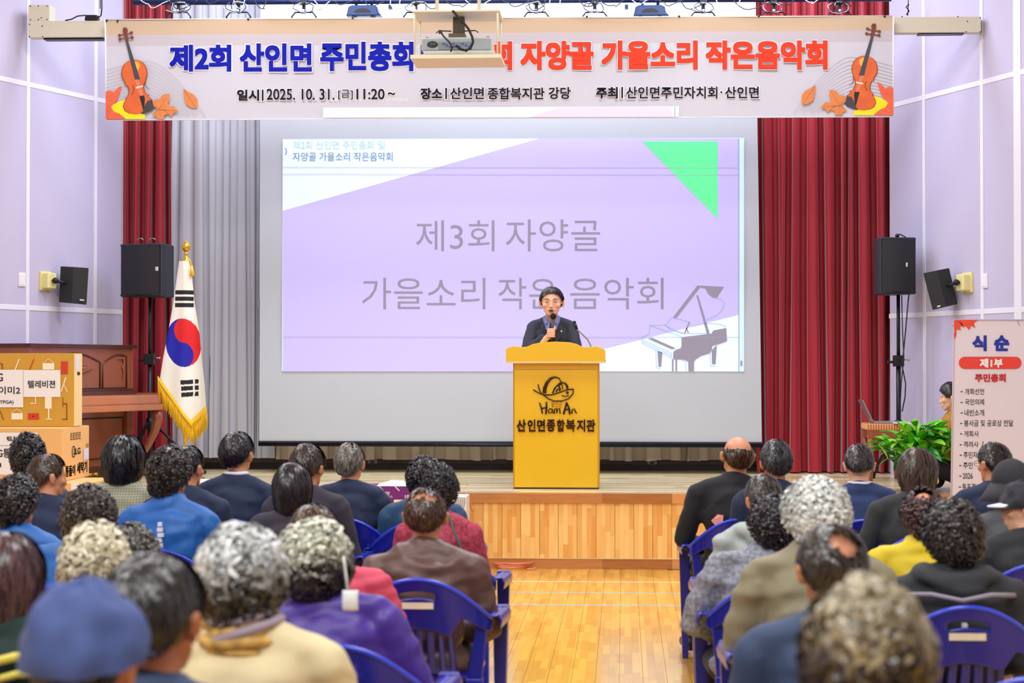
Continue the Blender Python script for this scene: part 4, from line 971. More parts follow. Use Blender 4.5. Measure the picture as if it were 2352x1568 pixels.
side_text('smart', f_(.50), f_(.66), g_(.60), g_(.555), mat('sticker_gold', srgb(206, 160, 80), .6), 0, 'small_print') if False else None
t, w, d, h = carton('low_box', 'carton at the bottom of the box stack with a white paper sign', 203, 13.05, 13.75, 0, wz0, 1.3, kraft2)
L_ = Vector(t.location); tY = 13.05
sheet('paper_label', 640, 1288, 800, 1420, [('전', 690, 746, 1308, 1368)], -.006)

# purple rice cartons in front of the stage
prp = mat('carton_purple', srgb(110, 26, 120), .5, var=.1, scale=14); crmy = mat('carton_cream', srgb(244, 236, 190), .6)
t, w, d, h = carton('purple_carton', 'purple gift carton with white lettering in front of the stage', 940, 13.85, 14.2, 0, P(0, 1113, 13.85).z, .50, prp)
L_ = Vector(t.location); tY = 13.85
b = MB(); px_text(b, '10', 930, 940, 1136, 1144, tY, .02); px_text(b, '쌀', 884, 896, 1128, 1136, tY, .0); px_text(b, '한박스', 880, 902, 1137, 1143, tY, 0); b.v = [(v[0]-L_.x, v[1]-L_.y-.004, v[2]-L_.z) for v in b.v]; b.build('lettering', pap, t, fixn=False)
b = MB(); b.poly([SP(905, 1164), SP(932, 1164), SP(932, 1147), SP(905, 1147)]); b.build('cream_label', crmy, t)
b = MB(); 
for k in range(14): a = k * 1.7; p = SP(868 + (k * 37) % 72, 1117 + (k * 13) % 12); b.poly([p, p + Vector((.012, 0, .008)), p + Vector((.004, 0, .014))])
b.build('printed_pattern', pap, t, fixn=False)
b = MB(); z0 = P(0, 1113, 13.85).z; x_ = P(905, 1100, 13.9).x; vs = [(x_ - .13, 13.86, z0 + .001), (x_ + .12, 13.86, z0 + .001), (x_ + .14, 14.15, z0 + .001), (x_ - .15, 14.15, z0 + .001), (x_ - .05, 13.93, z0 + .035), (x_ + .06, 13.93, z0 + .03), (x_ + .07, 14.08, z0 + .03), (x_ - .04, 14.08, z0 + .035)]
b.add(vs, [(0,1,5,4),(1,2,6,5),(2,3,7,6),(3,0,4,7),(4,5,6,7),(3,2,1,0)]); tag(b.build('gift_bag', mat('bag_pale_green', srgb(226, 240, 220), .5, var=.1), bevel=.006), 'crumpled pale green gift bag lying on the purple carton', 'bag')
t, w, d, h = carton('white_carton', 'white carton with thin grey drawings beside the purple carton', 1071, 13.9, 14.2, 0, P(0, 1136, 13.9).z, .34, mat('carton_white', srgb(228, 228, 224), .6))
L_ = Vector(t.location); tY = 13.9
b = MB()
for k in range(5): b.tube([SP(1048 + k*4, 1170), SP(1050 + k*4.5, 1150), SP(1046 + k*5, 1141)], .002, 4)
b.build('printed_lines', mat('print_grey2', srgb(110, 110, 120), .6), t)
z0 = P(470, 1106, 13.9).z
t, w, d, h = carton('flat_white_box', 'flat white gift box on a carton before the stage at left', 503, 13.9, 14.25, z0 - .06, z0, .26, mat('box_white', srgb(228, 232, 240), .5))
L_ = Vector(t.location); b = MB(); b.box((-.08, -.18, .035), (-.05, -.176, .05)); b.box((.03, -.18, .03), (.06, -.176, .045)); b.build('printed_mark', mat('mark_blue', srgb(40, 60, 130), .5), t)
carton('plain_carton', 'plain tan carton carrying the flat white gift box', 505, 13.88, 14.27, 0, z0 - .061, .34, kraft2)

# ================================================================= PROGRAMME BANNER (right)
YS2 = 13.8
sg = thing('programme_banner', 'tall pale standing banner listing the programme in Korean at the right', 'standing banner', (P(2272, 841, YS2).x, YS2, 0)); L_ = Vector(sg.location)
pk = mat('sign_pink_white', srgb(222, 216, 226), .6, var=.015, scale=3)
tl, tr = P(2190, 733, YS2), P(2358, 733, YS2); zb0 = .14
bl, br = Vector((P(2180, 1130, YS2).x, YS2, zb0)), Vector((P(2352, 1130, YS2).x, YS2, zb0))
b = MB(); b.poly([p - L_ for p in (bl, br, tr, tl)], (0, .004, 0)); b.build('sheet', pk, sg)
b = MB()
for k in (1.2, 3.2):
    a_ = [P(2190 + k, 733 + k, YS2), P(2358 - k, 733 + k, YS2)]; b.tube([p - L_ + Vector((0, -.003, 0)) for p in a_], .0012, 4); b.tube([a_[0] - L_ + Vector((0,-.003,0)), bl + Vector((k * .0033, 0, 0)) - L_ + Vector((0,-.003,0))], .0012, 4)
b.build('border_line', mat('sign_border', srgb(170, 150, 165), .6), sg)
b = MB(); b.tube([(-.02, .04, .02), (0, .05, 1.1)], .010, 8); b.build('pole', darkm, sg)
for s in (-1, 1):
    b = MB(); b.tube([(0, .05, 1.0), (s*.25, .02, .02)], .007, 6); b.tube([(0, .05, 1.0), (s*.26, .02, 1.90)], .005, 6); b.build('support_rod', darkm, sg)
b = MB(); b.tube([(0, .05, .9), (0, .45, .01)], .007, 6); b.build('rear_leg', darkm, sg)
def stext(name, items, m, bold=0, dy=-.004):
    for s, u0, u1, v0, v1 in items:
        b = MB(); px_text(b, s, u0, u1, v0, v1, YS2, bold)
        b.v = [(v[0]-L_.x, v[1]-L_.y+dy, v[2]-L_.z) for v in b.v]; b.build(name, m, sg, fixn=False)
stext('title_lettering', [('식', 2233, 2266, 770, 806), ('순', 2283, 2318, 770, 806)], mat('sign_blue', srgb(22, 40, 160), .6, var=0), .045)
pill = [(2216 - 14*math.cos(a), 833 - 14*math.sin(a)) for a in [-PI/2 + PI*k/10 for k in range(11)]] + [(2332 + 14*math.cos(a), 833 + 14*math.sin(a)) for a in [-PI/2 + PI*k/10 for k in range(11)]]
b = MB(); b.poly([P(u, v, YS2) - L_ + Vector((0, -.004, 0)) for u, v in pill]); b.build('red_pill', mat('sign_red', srgb(226, 62, 52), .6, var=0), sg, fixn=False)
stext('pill_lettering', [('제1부', 2250, 2303, 823, 844)], pap, .04, -.006); stext('subtitle_lettering', [('주민총회', 2239, 2310, 858, 877)], mat('sign_dark_red', srgb(196, 36, 48), .6, var=0), .04)
stext('programme_lettering', [('-', 2206, 2211, 898, 900), ('개회선언', 2216, 2260, 892, 906), ('-', 2206, 2211, 923, 925), ('국민의례', 2216, 2260, 916, 930), ('-', 2206, 2211, 947, 949), ('내빈소개', 2215, 2260, 940, 955),
    ('-', 2205, 2210, 971, 973), ('봉사금 및 공로상 전달', 2214, 2327, 964, 979), ('-', 2205, 2210, 995, 997), ('개회사', 2214, 2248, 989, 1003), ('-', 2204, 2209, 1020, 1022), ('격려사', 2213, 2247, 1013, 1027), ('/', 2254, 2259, 1013, 1027), ('축사', 2268, 2290, 1013, 1027),
    ('-', 2204, 2209, 1044, 1046), ('주민자', 2213, 2245, 1037, 1052), ('-', 2203, 2208, 1068, 1070), ('주민', 2212, 2234, 1061, 1076), ('-', 2203, 2208, 1092, 1094), ('2026', 2211, 2234, 1086, 1099), ('-', 2202, 2207, 1117, 1119), ('투표결', 2210, 2240, 1110, 1125)], ink, .006)
b = MB()
for pts in ([(2191,734),(2247,734),(2236,742),(2240,752),(2230,748),(2226,758),(2218,748),(2212,752),(2206,742)], [(2190,736),(2206,740),(2212,746),(2204,752),(2208,758),(2198,756),(2192,762)], [(2190,766),(2197,758),(2196,770),(2192,780)]):
    b.poly([P(u, v, YS2) - L_ + Vector((0, -.005, 0)) for u, v in pts])
b.build('maple_leaves', mat('sign_leaf', srgb(226, 70, 48), .6, var=.2, scale=30), sg, fixn=True)
b = MB(); b.tube([P(2343 + 5*math.cos(a), 740 + 8*math.sin(a) - 2, YS2) - L_ + Vector((0,-.004,0)) for a in [PI*.5 + PI*.6*k/8 for k in range(9)]], .0015, 4); b.build('corner_ring', mat('sign_ring', srgb(150, 60, 70), .6), sg)

# ================================================================= BENCH, LAPTOP, PAPERS
p0 = P(1992, 841, 16.0).x; p1 = P(2082, 841, 16.0).x
bn = thing('piano_bench', 'low brown bench with orange striped seat standing on the stage at the right', 'bench', ((p0 + p1)/2, 16.22, SZ + .004)); w = p1 - p0
seatm = D.materials.new('bench_stripes'); seatm.use_nodes = True; nt = seatm.node_tree; wv = nt.nodes.new('ShaderNodeTexWave'); tc = nt.nodes.new('ShaderNodeTexCoord'); cr_ = nt.nodes.new('ShaderNodeValToRGB')
wv.inputs['Scale'].default_value = 14; nt.links.new(tc.outputs['Object'], wv.inputs['Vector']); nt.links.new(wv.outputs[0], cr_.inputs[0]); cr_.color_ramp.elements[0].color = (*srgb(176, 84, 40), 1); cr_.color_ramp.elements[1].color = (*srgb(232, 176, 120), 1); nt.links.new(cr_.outputs[0], nt.nodes['Principled BSDF'].inputs['Base Color']); nt.nodes['Principled BSDF'].inputs['Roughness'].default_value = .7
b = MB(); b.box((-w/2, -.2, .44), (w/2, .2, .50)); b.build('seat_cushion', seatm, bn, bevel=.022, seg=3)
b = MB(); b.box((-w/2 + .01, -.19, .37), (w/2 - .01, .19, .44)); b.build('apron', pwm, bn, bevel=.004)
for sx in (-1, 1):
    for sy in (-1, 1): b = MB(); x = sx*(w/2 - .035); y = sy*.16; b.tube([(x, y, .44), (x, y, .25), (x, y, 0)], [.032, .026, .016], 8); b.build('leg', pwm, bn)
lp_ = thing('laptop', 'open silver laptop seen edge on, standing on the striped bench', 'laptop', ((p0 + p1)/2 - .0, 16.18, SZ + .506))
b = MB(); b.box((-.11, -.15, 0), (.11, .15, .014)); b.build('keyboard_base', mat('laptop_silver', srgb(180, 184, 194), .3, .7), lp_, bevel=.003)
b = MB(); b.hexa([(-.11, -.15, .014), (-.11, .15, .014), (-.20, .15, .20), (-.20, -.15, .20)], (-.008, 0, -.002)); b.build('screen_lid', MC['laptop_silver'], lp_)
for k in range(3):
    t = thing('paper_sheets', 'loose printed paper sheet ' + ('on top of the stack' if k == 2 else 'in the middle of the stack' if k else 'at the bottom of the stack') + ' beside the laptop', 'papers', ((p0 + p1)/2 + .13 - .02*k, 16.05 + .05*k, SZ + .506 + .004*k), .3*k, 'papers on the bench')
    b = MB(); b.box((-.075, -.10, 0), (.075, .10, .003)); b.build('sheet', pap, t)

# ================================================================= POTTED PLANT
YPL = 14.68
plt = thing('potted_plant', 'bushy bright green leafy plant in a dark pot on the stage', 'potted plant', (P(2104, 841, YPL).x, YPL, SZ + .004)); L_ = Vector(plt.location)
b = MB(); b.lathe([(0, 0), (.09, 0), (.11, .03), (.13, .20), (.14, .22), (.13, .225), (.12, .20), (0, .19)], (0, 0, 0), 24); b.build('pot', mat('pot_dark', srgb(48, 46, 50), .4), plt)
leafm = mat('leaf_green', srgb(84, 190, 30), .35, var=.25, scale=8); leaf2 = mat('leaf_lime', srgb(134, 206, 50), .35, var=.15, scale=8); leaf3 = mat('leaf_dark', srgb(40, 140, 40), .35, var=.2, scale=8)
def leaf_mesh(l, w, bend, m):
    b = MB(); b.smooth = True; n = 8; vs = []
    for i in range(n + 1):
        t = i / n; ww = w * math.sin(PI * min(1, t * .93 + .05)) ** .8 * (1 if t < .98 else .1); x = l * t; z = -bend * l * t * t
        y_ = .006 * math.sin(t * 9)
        vs += [(x, -ww, z + ww*.35), (x, y_, z), (x, ww, z + ww*.35)]
    b.add(vs, [(i*3+k, i*3+k+1, i*3+k+4, i*3+k+3) for i in range(n) for k in range(2)])
    return b.mesh('leaf', m)
LM = [leaf_mesh(.16, .034, .30, leafm), leaf_mesh(.18, .038, .45, leafm), leaf_mesh(.14, .030, .2, leaf2), leaf_mesh(.17, .034, .6, leaf3), leaf_mesh(.16, .038, .35, leaf2)]
rr = random.Random(14); b = MB()
for k in range(190):
    a = rr.uniform(0, 2*PI); e = rr.uniform(-.35, 1.3); R_ = .24 * rr.random() ** .6
    base = Vector((R_*math.cos(a), R_*math.sin(a)*.8, .26 + rr.uniform(0, .26) * (1 - R_*1.6)))
    if base.x > .02 and rr.random() < .5: base.z += .05
    o = ob('leaf', LM[rr.randrange(5)], plt); o.location = base; o.rotation_euler = (rr.uniform(-.5, .5), -e, a); s = rr.uniform(.75, 1.1); o.scale = (s,)*3
    b.tube([(0.04*math.cos(a), .04*math.sin(a), .19), base * .7 + Vector((0,0,.08)), base], .004, 4)
tag(b.build('stems', leaf3, plt), kind='stuff')
b = MB(); p = P(2150, 1100, 14.5); pts = [(0,0,.07),(.014,0,.075),(.022,0,.05),(.016,0,.02),(.024,0,-.02),(.012,0,-.04),(-.002,0,-.02),(.004,0,.03)]
b.poly([p + Vector(q) for q in pts], (0, .004, 0)); tag(b.build('yellow_ribbon', mat('ribbon_yellow', srgb(240, 226, 60), .5)), 'yellow ribbon strip hanging beside the potted plant', 'ribbon')

# pink cable coil on the hall floor
b = MB(); c = PZ(1178, 1302, 0); pts = []
for i in range(64):
    a = i * .42; pts.append((c.x + (.10 + .0009*i) * math.cos(a) * (1.1 + .1*math.sin(i)), c.y - .05 + .16 * math.sin(a) + .02 * math.sin(i * .5), .012 + .0007 * i))
e_ = PZ(1226, 1308, 0); pts += [(c.x + .14, c.y - .06, .02), (e_.x, e_.y + .05, .012), (e_.x + .02, e_.y - .02, .012), (e_.x - .05, e_.y - .06, .012)]
b.tube(pts, .0055, 6); tag(b.build('cable_coil', mat('cable_pink', srgb(232, 140, 110), .5)), 'coiled salmon pink cable on the floor at the foot of the stage', 'cable')
b = MB(); b.tube([P(1066, 1130, 14.48), P(1070, 1132, 14.37), P(1073, 1143, 14.3), P(1080, 1152, 14.32), P(1082, 1166, 14.33), P(1086, 1176, 14.34)], .006, 6); tag(b.build('hanging_cable', MC['cable_pink']), 'salmon pink cable hanging over the stage edge beside the white carton', 'cable')
# ================================================================= BLUE PLASTIC CHAIRS
chm = mat('chair_blue', srgb(20, 30, 150), .28, var=.04, coat=.3); chl = mat('chair_label', srgb(232, 226, 196), .5, var=.05)
def arc_pt(u):                       # u -1..1 along the rim, back to arm front
    a = abs(u); s = 1 if u > 0 else -1
    th = a * PI * .62
    if a < .62:
        k = a / .62; x = .265 * math.sin(k * PI / 2); y = -.27 + .15 * (1 - math.cos(k * PI / 2)); z = .80 - .155 * math.sin(k * PI / 2) ** 2 
    else:
        k = (a - .62) / .38; x = .265 + .015 * k; y = -.12 + .36 * k; z = .645 - .01 * k
    return Vector((s * x, y, z))
def rim_h(u):                        # band depth below the rim
    a = abs(u)
    if a < .16: return .19
    if a < .28: t = (a - .16) / .12; return .19 - .105 * t * t * (3 - 2 * t)
    return .085 - .035 * min(1, (a - .28) / .3)
ch = thing('plastic_chair', 'x', 'chair')
def band(name, u0, u1, n, m=10, slot=False):
    b = MB(); b.smooth = True; vs = []
    for j in range(m + 1):
        for i in range(n + 1):
            u = u0 + (u1 - u0) * i / n; p = arc_pt(u); h = rim_h(u) * j / m; back = (.10 if abs(u) < .62 else 0)
            lean = Vector((0, h * .22 * max(0, 1 - abs(u) / .62), 0)); vs.append(p + Vector((0, 0, -h)) + lean)
    fs = []
    for j in range(m):
        for i in range(n):
            u = u0 + (u1 - u0) * (i + .5) / n
            if slot and abs(u) < .105 and 5 <= j <= 7: continue
            fs.append((j*(n+1)+i, j*(n+1)+i+1, (j+1)*(n+1)+i+1, (j+1)*(n+1)+i))
    b.add(vs, fs); return b
def solid(mb, th, name, m, parent, off=0):
    me = mb.mesh(name, m); o = D.objects.new('tmp', me); COL.objects.link(o); s = o.modifiers.new('s', 'SOLIDIFY'); s.thickness = th; s.offset = off
    me2 = D.meshes.new_from_object(o.evaluated_get(bpy.context.evaluated_depsgraph_get())); D.objects.remove(o); D.meshes.remove(me)
    return ob(name, me2, parent)
solid(band('backrest', -.62, .62, 62, 22, True), .007, 'backrest', chm, ch)
for s in (-1, 1):
    b = MB(); n = 14; b.smooth = True; vs = []
    for i in range(n + 1):
        u = s * (.62 + .38 * i / n); p = arc_pt(u); o_ = s * .006
        for dx, dz in ((-.028*s + o_, -.0), (.022*s + o_, .004), (.030*s + o_, -.018), (.026*s + o_, -.045)): vs.append(p + Vector((dx, 0, dz)))
    b.add(vs, [(i*4+k, i*4+k+1, (i+1)*4+k+1, (i+1)*4+k) for i in range(n) for k in range(3)]); solid(b, .006, 'armrest', chm, ch)
b = MB(); b.tube([arc_pt(-1 + 2 * i / 70) + Vector((0, -.002 if abs(-1 + 2*i/70) < .6 else 0, 0)) for i in range(71)], .008, 6); b.build('rim', mat('chair_rim', srgb(40, 66, 220), .25, coat=.3), ch)
b = MB(); b.smooth = True; n, m = 36, 16; vs = []; fs = []
for j in range(m + 1):
    t = j / m; z = .622 + (.43 - .622) * t
    for i in range(n + 1):
        x = -.125 + .25 * i / n; x *= (1 + .12 * t); vs.append((x, -.229 + .070 * t + (x*x) * .9, z))
for j in range(m):
    for i in range(n):
        xx = -1 + 2 * (i + .5) / n
        if 1 <= j <= 13 and any(abs(xx - c_) < .052 for c_ in (-.80, -.48, -.16, .16, .48, .80)): continue
        fs.append((j*(n+1)+i, j*(n+1)+i+1, (j+1)*(n+1)+i+1, (j+1)*(n+1)+i))
b.add(vs, fs); solid(b, .006, 'slatted_splat', chm, ch)
b = MB(); b.box((-.215, -.16, .405), (.215, .25, .425)); b.build('seat', chm, ch, bevel=.012, seg=3)
for sx in (-1, 1):
    b = MB(); x = sx * .278   # front leg: broad tapering channel from the arm
    top = [(x - .026, .215, .645), (x + .026, .215, .645), (x + .026, .25, .645), (x - .026, .25, .645)]
    def frus(b, c0, s0, c1, s1): 
        v0 = [Vector(c0) + Vector((a*s0[0], d_*s0[1], 0)) for a, d_ in ((-1,-1),(1,-1),(1,1),(-1,1))]; v1 = [Vector(c1) + Vector((a*s1[0], d_*s1[1], 0)) for a, d_ in ((-1,-1),(1,-1),(1,1),(-1,1))]
        b.add(v0 + v1, [(3,2,1,0),(4,5,6,7),(0,1,5,4),(1,2,6,5),(2,3,7,6),(3,0,4,7)])
    frus(b, (sx*.272, .26, 0), (.016, .020), (sx*.278, .225, .645), (.030, .028)); b.build('leg', chm, ch, bevel=.004)
    b = MB(); frus(b, (sx*.225, -.24, 0), (.020, .020), (sx*.205, -.15, .42), (.032, .026)); frus(b, (sx*.205, -.15, .41), (.028, .014), (sx*.235, -.165, .64), (.02, .010)); b.build('leg', chm, ch, bevel=.004)
b = MB(); b.box((-.06, -.262, .690), (.06, -.258, .714)); o = b.build('number_sticker', chl, ch)
o.rotation_euler = (0, 0, 0); o.location.y = .006
remember(ch)
chair_first = [True]
def put_chair(x, y, rz, label, group='blue plastic chairs of the audience', z=0):
    if chair_first[0]: c = ch; chair_first[0] = False
    else: c = copy_tree(ch)
    c.location = (x, y, z); c.rotation_euler = (0, 0, rz); c['label'] = label; c['group'] = group; return c
# ================================================================= PEOPLE
ICO = {}
def ico(sub=2):
    if sub not in ICO:
        bm = bmesh.new(); bmesh.ops.create_icosphere(bm, subdivisions=sub, radius=1)
        ICO[sub] = ([v.co.copy() for v in bm.verts], [[v.index for v in f.verts] for f in bm.faces]); bm.free()
    return ICO[sub]
class Blob:
    """union of ellipsoids and tapered capsules, fused into one skin by voxel remeshing"""
    def __init__(s): s.v = []; s.f = []
    def _add(s, vs): o = len(s.v); s.v += vs; s.f += [[i + o for i in f] for f in ico()[1]]
    def ell(s, c, r, R=None):
        c = Vector(c); r = (r,)*3 if isinstance(r, (int, float)) else r
        s._add([c + (R @ Vector((p.x*r[0], p.y*r[1], p.z*r[2])) if R is not None else Vector((p.x*r[0], p.y*r[1], p.z*r[2]))) for p in ico()[0]]); return s
    def cap(s, a, b, ra, rb, sq=None):
        a, b = Vector(a), Vector(b); ax = (b - a).normalized(); q = []
        for p in ico()[0]:
            if sq: p = Vector((p.x*sq[0], p.y*sq[1], p.z*sq[2]))
            q.append((b + p * rb) if p.dot(ax) > 0 else (a + p * ra))
        s._add(q); return s
    def chain(s, pts, rs, sq=None):
        for i in range(len(pts) - 1): s.cap(pts[i], pts[i+1], rs[i], rs[i+1], sq)
        return s
    def mesh(s, name, voxel, mats, smooth=4, disp=None):
        me = D.meshes.new('t'); me.from_pydata([tuple(v) for v in s.v], [], s.f)
        o = D.objects.new('t', me); COL.objects.link(o)
        r = o.modifiers.new('r', 'REMESH'); r.mode = 'VOXEL'; r.voxel_size = voxel
        if smooth: k = o.modifiers.new('k', 'SMOOTH'); k.factor = .5; k.iterations = smooth
        m2 = D.meshes.new_from_object(o.evaluated_get(bpy.context.evaluated_depsgraph_get())); D.objects.remove(o); D.meshes.remove(me)
        m2.name = name; m2.materials.clear()
        for m in mats: m2.materials.append(m)
        if disp:
            ns = [v.normal.copy() for v in m2.vertices]
            for v, nn in zip(m2.vertices, ns): v.co += nn * disp(v.co)
        m2.polygons.foreach_set('use_smooth', [True] * len(m2.polygons)); m2.update(); return m2
skinm = mat('skin', srgb(216, 150, 112), .45, var=.10, scale=9); skin2 = mat('skin_pale', srgb(236, 184, 154), .45, var=.07, scale=9); skin3 = mat('skin_tan', srgb(196, 124, 84), .42, var=.12, scale=9)
for m in (skinm, skin2, skin3):
    bs = m.node_tree.nodes['Principled BSDF']; bs.inputs['Subsurface Weight'].default_value = 0
HC = Vector((0, .035, 1.148))        # head centre of the seated figure, top of the skull at 1.26
def head_prims(bl, T, detail=0, mouth=0):
    """T maps head space (x right, y forward, z up, metres) to the body"""
    R = T.to_3x3(); t = lambda p: T @ Vector(p)
    bl.ell(t((0, -.008, .018)), (.0735, .090, .088), R); bl.ell(t((0, .012, -.012)), (.069, .078, .085), R)
    bl.ell(t((0, .040, -.052)), (.050, .046, .052), R); bl.ell(t((0, .060, -.088)), (.026, .022, .018), R)
    bl.cap(t((.038, .030, -.062)), t((.018, .060, -.090)), .022, .016); bl.cap(t((-.038, .030, -.062)), t((-.018, .060, -.090)), .022, .016)
    bl.cap(t((0, .084, .004)), t((0, .098, -.032)), .008, .0105); bl.ell(t((.010, .096, -.036)), .008); bl.ell(t((-.010, .096, -.036)), .008)
    bl.cap(t((-.030, .078, .018)), t((.030, .078, .018)), .011, .011)
    for s in (-1, 1):
        bl.ell(t((s*.042, .062, -.024)), (.020, .018, .018), R)
        Re = R @ Matrix.Rotation(s * -.35, 3, 'Z')
        bl.ell(t((s*.083, -.008, -.008)), (.008, .018, .030), Re); bl.ell(t((s*.088, -.016, .006)), (.006, .015, .015), Re); bl.ell(t((s*.080, -.002, -.034)), (.007, .009, .012), Re)
    bl.ell(t((0, .086, -.062)), (.022, .010, .006), R); bl.ell(t((0, .084, -.071)), (.020, .010, .006), R)
def hand_prims(bl, wr, fwd, up, side, curl=.6, s=1.0, spread=.012):
    """wr wrist, fwd finger direction, up = back of the hand, side = +1 thumb on the right of fwd x up"""
    fwd = Vector(fwd).normalized(); up = Vector(up); up = (up - fwd * up.dot(fwd)).normalized(); rt = fwd.cross(up) * side
    w = Vector(wr); R = Matrix((rt, fwd, up)).transposed()
    bl.ell(w + fwd * .045 * s, (.040 * s, .050 * s, .016 * s), R)
    ln = (.068, .078, .072, .056)
    for i in range(4):
        x = (.028 - i * .0185) * s; b0 = w + fwd * (.080 - (.004 if i in (0, 3) else 0)) * s + rt * x; d = fwd; p = b0; r = .0088 * s
        seg = (.42, .33, .25); pts = [w + fwd * .05 * s + rt * x * .9, p]; a = 0
        for k in range(3): a += curl * (1.0 if k else .8); d = fwd * math.cos(a) - up * math.sin(a); p = p + d * ln[i] * seg[k] * s; pts.append(p)
        bl.chain(pts, [.011*s, r*1.08, r, r*.93, r*.82])
    p0 = w + fwd * .018 * s + rt * .026 * s; p1 = p0 + (rt * .7 + fwd * .7 - up * .25).normalized() * .040 * s; d = (fwd * .75 + rt * .10 - up * curl * 1.0).normalized()
    bl.chain([p0, p1, p1 + d * .030 * s, p1 + (d - rt * .35).normalized() * .052 * s], [.015*s, .0115*s, .0105*s, .009*s])
SH, EL_, WR_ = (.185, -.005, .925), (.235, .05, .67), (.10, .30, .60)
BODY = {}
def seat_body(yaw, pit, leany):
    key = (round(yaw, 1), round(pit, 1), leany)
    if key in BODY: return BODY[key]
    bl = Blob()
    bl.ell((0, 0, .53), (.14, .11, .09)); bl.chain([(0, 0, .58), (0, -.01, .74), (0, leany*.5, .88)], [.10, .10, .115], None)
    bl.cap((-.12, leany, .935), (.12, leany, .935), .05, .05); bl.cap((0, leany, .95), (0, leany + .02, 1.09), .055, .053)
    for s in (-1, 1):
        m = lambda p: (p[0]*s, p[1] + (leany if p[2] > .8 else leany*.4), p[2])
        bl.chain([m(SH), m(EL_), m(WR_)], [.040, .032, .024]); hand_prims(bl, m(WR_), (-.35*s, .9, -.25), (.15*s, .1, .95), s, .45)
        bl.chain([(s*.085, .0, .51), (s*.12, .42, .49), (s*.13, .42, .10)], [.07, .048, .034]); 
    T = Matrix.Translation(HC + Vector((0, leany, 0))) @ Matrix.Rotation(yaw, 4, 'Z') @ Matrix.Rotation(pit, 4, 'X')
    head_prims(bl, T)
    BODY[key] = (bl.mesh('person_body', .0085, [skinm], 2), T); return BODY[key]
def wr_noise(k, f, amp, aniso=(1, 1, 1)):
    def fn(p):
        q = Vector((p.x*f*aniso[0] + k, p.y*f*aniso[1], p.z*f*aniso[2]))
        a = noise.noise(q); b_ = noise.noise(q * 2.3 + Vector((4, 1, 7)))
        return amp * ((1 - abs(a) * 2.2) * .8 + b_ * .5)
    return fn
JK = {}
def jacket(style, leany, var=0):
    key = (style, leany, var)
    if key in JK: return JK[key]
    bl = Blob(); fat = {'suit': 1.0, 'coat': 1.10, 'puffer': 1.1, 'hood': 1.07, 'blouson': 1.03, 'vest': 1.08, 'leather': 1.06}[style]; sl = (-.012, 0, .010)[var % 3]
    bl.ell((0, .0, .53), (.165*fat, .135*fat, .11)); bl.ell((0, -.015 + leany*.3, .66), (.150*fat, .115*fat, .14)); bl.ell((0, -.018 + leany*.8, .82), (.168*fat, .118*fat, .16)); bl.ell((0, -.015 + leany, .90), (.172*fat, .105*fat, .10))
    hs = .158 if style != 'vest' else .135
    bl.cap((-hs, leany - .01, .952 + sl), (hs, leany - .01, .952 + sl), .052, .052); bl.cap((0, leany - .012, 1.010), (hs, leany - .01, .958 + sl), .060, .052); bl.cap((0, leany - .012, 1.010), (-hs, leany - .01, .958 + sl), .060, .052)
    bl.cap((0, leany + .02, .95), (0, leany + .012, 1.015), .075, .058)
    if style != 'vest':
        for s in (-1, 1):
            m = lambda p: (p[0]*s, p[1] + (leany if p[2] > .8 else leany*.4), p[2])
            e2 = (EL_[0] + .006, EL_[1], EL_[2]); k = fat
            bl.chain([m(SH), m(e2), m((.118, .275, .605))], [.060*k, .052*k, .042*k]); 
    if style in ('suit', 'leather'):
        for i in range(14):
            a = 2*PI*i/14; c = (.058*math.cos(a), leany + .012 + .056*math.sin(a), 1.030 - .035*max(0, math.sin(a))); bl.ell(c, (.016, .012, .026))
    if style in ('blouson', 'coat', 'puffer'):
        h = .03 if style == 'blouson' else .036
        for i in range(16):
            a = 2*PI*i/16; c = (.062*math.cos(a), leany + .014 + .060*math.sin(a), 1.035 - .02*max(0, math.sin(a))); bl.ell(c, (.016, .013, h))
    if style == 'hood':
        for i in range(15):
            a = -PI*1.02 + PI*1.04*i/14; c = (.105*math.cos(a), leany - .02 + .085*math.sin(a), 1.0 + .012*math.cos(a*2)); bl.ell(c, (.036, .034, .034))
        bl.ell((0, leany - .105, .965), (.09, .035, .05))
    if style == 'puffer' or style == 'vest':
        base = wr_noise(var*3.7, 9, .003); disp = lambda p: base(p) + (.010 * abs(math.sin(p.z * 62)) ** .6 - .004 if p.z < 1.0 else 0)
    elif style == 'suit': disp = wr_noise(var*5.1, 6, .008, (1, 1, 1.2))
    elif style == 'leather': disp = wr_noise(var*5.1, 9, .012, (.8, 1, 1.4))
    elif style == 'hood': disp = wr_noise(var*5.1, 7, .014, (.7, .7, 1.5))
    else: disp = wr_noise(var*5.1, 7, .013, (.8, 1, 1.3))
    me = bl.mesh('jacket', .0125, [skinm], 5, disp); JK[key] = me; return me
TR = []
def trousers():
    if not TR:
        bl = Blob(); bl.ell((0, .02, .515), (.17, .15, .095))
        for s in (-1, 1): bl.chain([(s*.09, .02, .515), (s*.13, .43, .50), (s*.135, .43, .09)], [.092, .066, .050])
        TR.append(bl.mesh('trousers', .020, [skinm], 3)); b2 = []
        for s in (-1, 1): bs = Blob(); bs.cap((s*.135, .40, .05), (s*.15, .56, .035), .045, .038); bs.ell((s*.135, .40, .03), (.04, .05, .03)); b2.append(bs.mesh('shoe', .016, [skinm], 2))
        TR.append(b2)
    return TR
def interp(tab, x):
    for (a, p), (c, q) in zip(tab[:-1], tab[1:]):
        if x <= c: return p + (q - p) * (x - a) / (c - a)
    return tab[-1][1]
